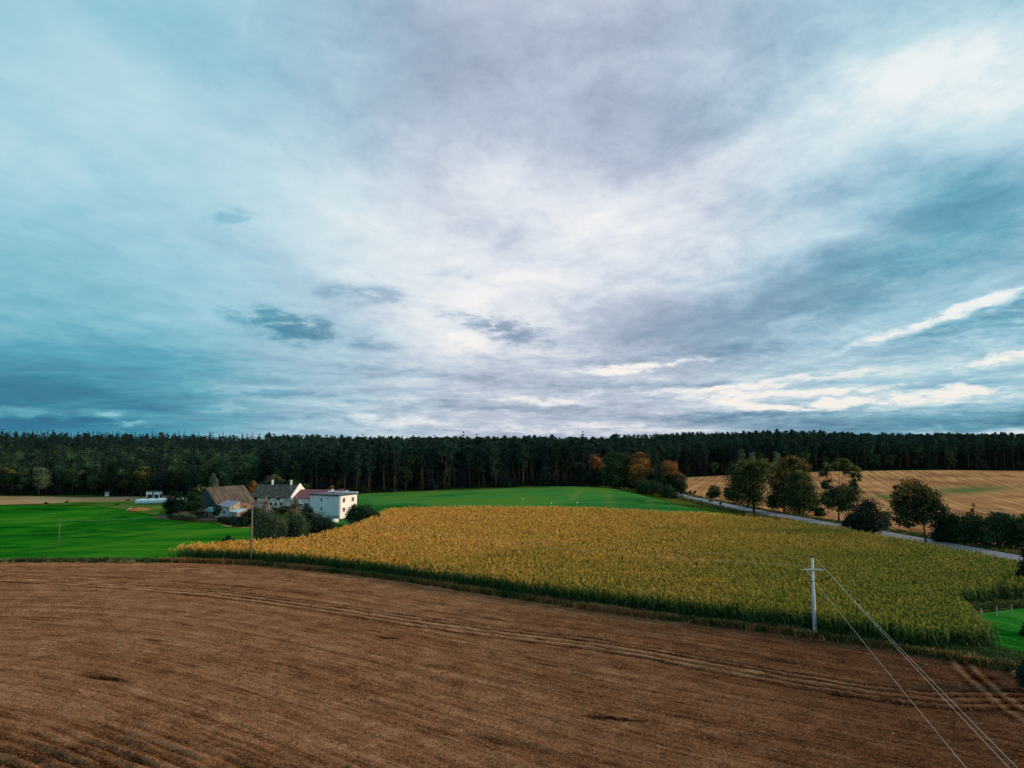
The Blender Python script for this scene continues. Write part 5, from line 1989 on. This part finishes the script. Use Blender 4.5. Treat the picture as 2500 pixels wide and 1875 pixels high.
# small things in the yard
def barrel(name, label, u, v, d, r_, h, mat):
    x, y, z = at(u, v, d)
    t = thing(name, label, 'barrel', (x, y, z))
    MB().tube([(0, 0, 0), (0, 0, h * .1), (0, 0, h * .5), (0, 0, h * .9), (0, 0, h)], [r_ * .92, r_, r_ * 1.06, r_, r_ * .9], 12).build('drum', mat, t)
    MB().tube([(0, 0, h * .30), (0, 0, h * .34)], [r_ * 1.1, r_ * 1.1], 12).build('hoop', mat, t)
    MB().tube([(0, 0, h), (0, 0, h + .04)], [r_ * .7, r_ * .65], 12).build('lid', M['pvc'], t)
    return t


barrel('barrel', 'blue plastic barrel under the carport end', 478, 1264, None, .33, 1.0, M['blue_plastic'])
barrel('barrel', 'blue barrel in front of the small pale-roofed shed', 582, 1265, None, .4, 1.1, M['blue_plastic'])
x, y, z = at(539, 1262)
ib = thing('water_tank', 'pale blue square water tank beside the lilac-roofed shed', 'tank', (x, y, z))
MB().box((-.5, -.4), (1, 0), (0, 1), 1.0, .9, .15, 1.5).build('tank', M['sheet_cyan'], ib)
MB().box((-.55, -.45), (1, 0), (0, 1), 1.1, 1.0, 0, .15).build('pallet', M['oldwood'], ib)
MB().tube([(0, 0, 1.5), (0, 0, 1.58)], .14, 10).build('lid', M['blue_plastic'], ib)

# propane tank
x, y, z = at(818, 1279)
tk = thing('gas_tank', 'white rounded gas tank at the foot of the white house', 'tank', (x, y, z), math.radians(60))
MB().tube([(-1.15, 0, .8), (-1.08, 0, .8), (-.85, 0, .8), (.85, 0, .8), (1.08, 0, .8), (1.15, 0, .8)], [.08, .34, .58, .58, .34, .08], 16).build('tank', M['pvc'], tk, True)
for s_ in (-.6, .6):
    MB().box((s_ - .08, -.3), (1, 0), (0, 1), .16, .6, 0, .3).build('foot', M['metal'], tk)
MB().tube([(0, 0, 1.36), (0, 0, 1.55)], .16, 10).build('valve_cover', M['metal'], tk)

# wrapped bale row
x0, y0, z0_ = at(334, 1231)
x1, y1, z1_ = at(458, 1228)
bd = Vector((x1 - x0, y1 - y0, 0))
nb = 16
row = thing('wrapped_bale_row', 'long white row of plastic wrapped bales at the meadow edge', 'bales', (x0, y0, z0_))
for i in range(nb):
    f0 = i / nb
    p0 = bd * f0
    p1 = bd * ((i + 1) / nb)
    zz = (z1_ - z0_) * f0
    r_ = (6.3 + .3 * ((i * 5) % 3)) * y0 / FPX
    mid = (p0 + p1) / 2
    up_ = Vector((0, 0, r_ * .92 + zz))
    mb = MB().tube([p0 + up_, p0.lerp(p1, .12) + up_, mid + up_, p0.lerp(p1, .88) + up_, p1 + up_], [r_ * .76, r_ * .95, r_, r_ * .95, r_ * .76], 14)
    mb.build('bale', M['wrap'], row, True)

# heap of orange sand with a white tarp corner
x, y, z = at(346, 1246)
hp = thing('sand_heap', 'heap of orange brown soil with white sheeting at its left end', 'heap', (x, y, z))
M['orange_soil'] = plain('orange_soil', (.40, .15, .05), .95, .1, .35, 1.5, bmp=.4)
n1_ = 40
hx = np.linspace(-4.6, 4.6, n1_)
hy = np.linspace(-1.8, 1.8, 16)
HX, HY = np.meshgrid(hx, hy)
pr = np.clip(1 - (HX / 4.6) ** 2, 0, 1) * np.clip(1 - (HY / 1.8) ** 2, 0, 1)
HZ = pr ** .7 * (1.35 - .12 * (HX + 2)) * (.75 + .5 * fbm(HX * .7 + 9, HY * .9 + 9, 3, 2)) - .1
obj('heap', grid_mesh('heap', HX, HY, HZ, [M['orange_soil']]), hp)
MB().slab([(-5.4, -.9, .15), (-4.2, -1.0, .75), (-4.0, .6, .95), (-5.2, .7, .2)], .12).build('sheeting', M['wrap'], hp)

# bare soil strip below the sheds (yard ground)
yard = [(u, v) for u, v in ((380, 1268), (470, 1270), (530, 1266), (575, 1270), (640, 1262), (760, 1250))]
mY = plain('yard_earth', (.13, .075, .05), .95, .1, .5, .6)
fr = [on(u, v)[:2] for u, v in ((372, 1266), (430, 1270), (500, 1272), (560, 1270))]
bk = [on(u, v)[:2] for u, v in ((372, 1262), (430, 1263), (500, 1262), (560, 1260))]
sheet('yard_ground', fr, bk, mY, .09, 40, 8)
mYe = plain('yellow_grass', (.30, .20, .05), .95, .1, .3, .6)
fr = [on(u, v)[:2] for u, v in ((530, 1281), (560, 1288), (590, 1290), (625, 1291))]
bk = [on(u, v)[:2] for u, v in ((530, 1279), (560, 1284), (590, 1287), (625, 1289))]
sheet('yellow_grass_strip', fr, bk, mYe, .10, 30, 4)

# flat-roofed hut at the forest edge
x, y, z = at(373, 1209, 300)
hut = thing('hut', 'small flat-roofed hut with white upper wall and pillars at the forest edge', 'hut', (x, y, z))
MB().box((-3, 0), (1, 0), (0, 1), 5.8, 2.6, 1.7, 2.95).build('wall', M['white_panel'], hut)
MB().box((-3.2, -.25), (1, 0), (0, 1), 6.2, 3.1, 2.95, 3.15).build('roof', M['eaves'], hut)
MB().box((-2.9, .8), (1, 0), (0, 1), 5.6, 1.6, -.2, 1.7).build('lower_wall', M['plank'], hut)
for s_ in (-2.8, .1, 2.5):
    MB().box((s_, .0), (1, 0), (0, 1), .38, .3, -.2, 1.7).build('pillar', M['white_panel'], hut)
MB().box((-.25, -.04), (1, 0), (0, 1), .7, .06, 1.75, 2.75).build('window', M['glass'], hut)
x, y, z = at(262, 1195, 318)
sh = thing('hut', 'white wall of a shed glimpsed between the forest edge trees', 'hut', (x, y, z))
MB().box((-1.0, 0), (1, 0), (0, 1), 2.0, 1.8, -.3, 1.75).build('wall', M['white_panel'], sh)
MB().slab([(-1.3, -.3, 1.85), (1.3, -.3, 1.85), (1.3, 2.1, 2.2), (-1.3, 2.1, 2.2)], .1).build('roof', M['eaves'], sh)
MB().box((-.6, -.03), (1, 0), (0, 1), .5, .05, .7, 1.3).build('window', M['glass'], sh)

# white specks on the green crop
for (u, v, lb) in ((1276, 1220, 'white stone on the green meadow, leftmost and highest of three'), (1346, 1230, 'white stone on the green meadow, middle one of three'), (1409, 1229, 'white stone on the green meadow, rightmost of three')):
    x, y, z = on(u, v)
    o_ = obj('white_stone', rock_mesh(int(u), M['pvc'], (.26, .22, .24)), None, (x, y, z + .16))
    tag(o_, lb, 'stone', 'white stones on the meadow')

# roadside marker post
x, y, z = at(2008, 1283, 193)
mp = thing('marker_post', 'small white reflector post on the near road edge', 'post', (x, y, z))
MB().box((-.08, -.06), (1, 0), (0, 1), .16, .12, 0, .85).build('post', M['pvc'], mp)
MB().box((-.082, -.062), (1, 0), (0, 1), .164, .124, .85, 1.05).build('cap', M['rust'], mp)

# fence posts on the paddock's far side
FG = 'paddock fence posts'
fl = ['first fence post from the left along the paddock, half hidden by corn', 'second paddock fence post from the left, short and grey', 'third paddock fence post from the left, the palest',
      'fourth paddock fence post from the left', 'fifth paddock fence post, nearest the right picture edge']
prev = None
for i, (u, v, vt) in enumerate(((2318, 1508, 1496), (2357, 1513, 1498), (2396, 1512, 1491), (2434, 1507, 1486), (2471, 1502, 1480))):
    x, y, z = at(u, v)
    h_ = (v - vt + 1) * y / FPX * 1.05
    t = thing('fence_post', fl[i], 'fence post', (x, y, z), 0, FG)
    MB().tube([(0, 0, -.2), (0.02, 0, h_ * .6), (.03, 0, h_)], [.075, .07, .06], 7).build('post', M['tan_wall'] if i in (0, 4) else M['concrete'], t)
    if prev:
        w_ = MB()
        for f_ in (.45, .85):
            w_.tube([(prev[0], prev[1], prev[2] + f_ * 1.1), (x, y, z + f_ * 1.1)], .003, 4)
        fw = w_.build('fence_wire', M['wire'], t)
        fw.location = (-x, -y, -z)
    prev = (x, y, z)


# ---------------------------------------------------------------- utility poles and wires
def utility_pole(label, foot, height, kind, rz=0, r0=.16, lean=(0, 0), name='utility_pole', conc=True, group=None):
    t = thing(name, label, 'utility pole', foot, rz, group)
    shaft = M['pole_concrete'] if conc else M['pole_wood']
    MB().tube([(0, 0, -.3), (lean[0] * .5, lean[1] * .5, height * .5), (lean[0], lean[1], height)], [r0, r0 * .8, r0 * .6], 10).build('shaft', shaft, t, True)
    lx, ly = lean
    if kind == 'cross':
        MB().box((lx - 1.2, ly - .2), (1, 0), (0, 1), 2.4, .13, height - 1.42, height - 1.28).build('crossarm', M['metal'], t)
        MB().tube([(lx, ly, height), (lx, ly, height + .28)], [.13, .08], 10).build('cap', M['rust'], t)
        MB().tube([(lx - 1.0, ly, height + .12), (lx - .5, ly, height + .16), (lx, ly, height + .06)], .035, 6).build('bracket', M['rust'], t)
        for s_ in (-1.15, 1.15):
            MB().tube([(lx + s_, ly - .13, height - 1.28), (lx + s_, ly - .13, height - 1.1), (lx + s_, ly - .13, height - .95)], [.05, .11, .06], 10).build('insulator', M['ceramic'], t)
        MB().tube([(lx - .95, ly - .1, height - 2.65), (lx - .4, ly - .12, height - 2.75), (lx + .5, ly - .12, height - 2.72)], .035, 6).build('bracket', M['rust'], t)
        MB().tube([(lx - 1.3, ly - .1, height - 2.25), (lx - .9, ly - .1, height - 2.1), (lx - .3, ly - .1, height - 2.2)], .03, 6).build('jumper', M['rust'], t)
        for s_ in (.28, .5):
            MB().tube([(lx + s_, ly - .12, height - 2.7), (lx + s_, ly - .12, height - 2.45)], [.07, .05], 8).build('insulator', M['ceramic'], t)
        MB().tube([(lx - .17, ly - .16, height - 1.36), (lx + .17, ly - .16, height - 1.36)], .03, 6).build('bolt', M['rust'], t)
    elif kind == 'small':
        MB().box((lx - .8, ly - .14), (1, 0), (0, 1), 1.6, .1, height - .9, height - .8).build('crossarm', M['rust'], t)
        for s_ in (-.7, 0, .7):
            MB().tube([(lx + s_, ly - .1, height - .8), (lx + s_, ly - .1, height - .6)], [.05, .07], 8).build('insulator', M['ceramic'], t)
    return t


mb_ = at(1990, 1562, 83.5)
topP = P(1984, 1362, 83.5)
Hm = topP[2] - mb_[2]
utility_pole('tall pale concrete power pole standing at the corn field edge', mb_, Hm, 'cross', 0, .235, (0, 0))
p2 = at(612, 1378, 133.5)
H2 = P(614, 1219, 133.5)[2] - p2[2]
utility_pole('weathered power pole in front of the barn at the corn edge', p2, H2, 'small', 0, .21, (0, 0), conc=False)
p3 = at(142, 1334)
H3 = P(148, 1264, p3[1])[2] - p3[2]
utility_pole('thin distant wooden pole standing alone on the left meadow', p3, H3, 'small', 0, .13, (.2, 0), conc=False)
p4 = at(592, 1264)
t4 = utility_pole('braced wooden pole beside the farm sheds', p4, P(594, 1215, p4[1])[2] - p4[2], 'small', 0, .12, (0, 0), conc=False)
MB().tube([(-1.9, -.3, -.2), (-.05, -.05, 4.6)], [.10, .08], 8).build('brace', M['pole_wood'], t4)
MB().tube([(0, 0, .1), (.9, .2, .1)], .02, 4)
# the pole the wires run to, behind and right of the camera
nx_p = (10.5, -18.0, hz(10.5, -18))
utility_pole('concrete power pole behind the viewpoint carrying the near wires', nx_p, Hm, 'cross', 0, .235, (0, 0))


def wire(label, a, b, sag, r_, group, n=40):
    a, b = Vector(a), Vector(b)
    pts = []
    for i in range(n + 1):
        f = i / n
        p = a.lerp(b, f)
        p.z -= sag * 4 * f * (1 - f)
        pts.append(p)
    o_ = MB().tube(pts, r_, 5).build('power_wire', M['wire'])
    return tag(o_, label, 'wire', group)


zt = mb_[2] + Hm
WG = 'power wires of the pole line'


def through(a, u, v, z, tail=1.0):
    """far end of a wire from a that passes the point seen at (u, v) at height z"""
    q = Vector((*Z0(u, v, z), z))
    a = Vector(a)
    d_ = (q - a)
    k = (a.y + 18.0) / (a.y - q.y)
    e = a + d_ * k
    return e


A1 = (mb_[0] - 1.15, mb_[1] - .13, zt - .95)
A2 = (mb_[0] + .25, mb_[1] - .13, zt + .10)
A3 = (mb_[0] + 1.15, mb_[1] - .13, zt - .95)
for A_, (u, v), lb in ((A1, (2368, 1878), 'left one of the three pale wires running down to the lower right'), (A2, (2474, 1878), 'middle one of the three pale wires, from the pole top'),
                       (A3, (2495, 1878), 'right one of the three pale wires, from the crossarm end')):
    e = through(A_, u, v, A_[2] - .55)
    wire(lb, A_, e + Vector((0, 0, .8)), .55, .0085, WG, 60)
z2 = p2[2] + H2
z3 = p3[2] + H3
for i, (s_, lb) in enumerate(((-.7, 'faint wire over the corn between the two poles, left arm'), (0, 'faint wire over the corn between the two poles, centre'), (.7, 'faint wire over the corn between the two poles, right arm'))):
    wire(lb, (mb_[0] + s_ * 1.6, mb_[1], zt - (.95 if s_ else -.1)), (p2[0] + s_, p2[1] - .1, z2 - .6), 1.8, .0045, WG)
    wire(lb.replace('over the corn between the two poles', 'over the left meadow to the lone pole'), (p2[0] + s_, p2[1] - .1, z2 - .6), (p3[0] + s_, p3[1] - .1, z3 - .6), 1.2, .0045, WG)
wire('thin wire from the weathered pole to the braced farm pole', (p2[0], p2[1], z2 - .6), (p4[0], p4[1], P(594, 1217, p4[1])[2]), 1.5, .004, WG)
print('objects', len(bpy.data.objects))
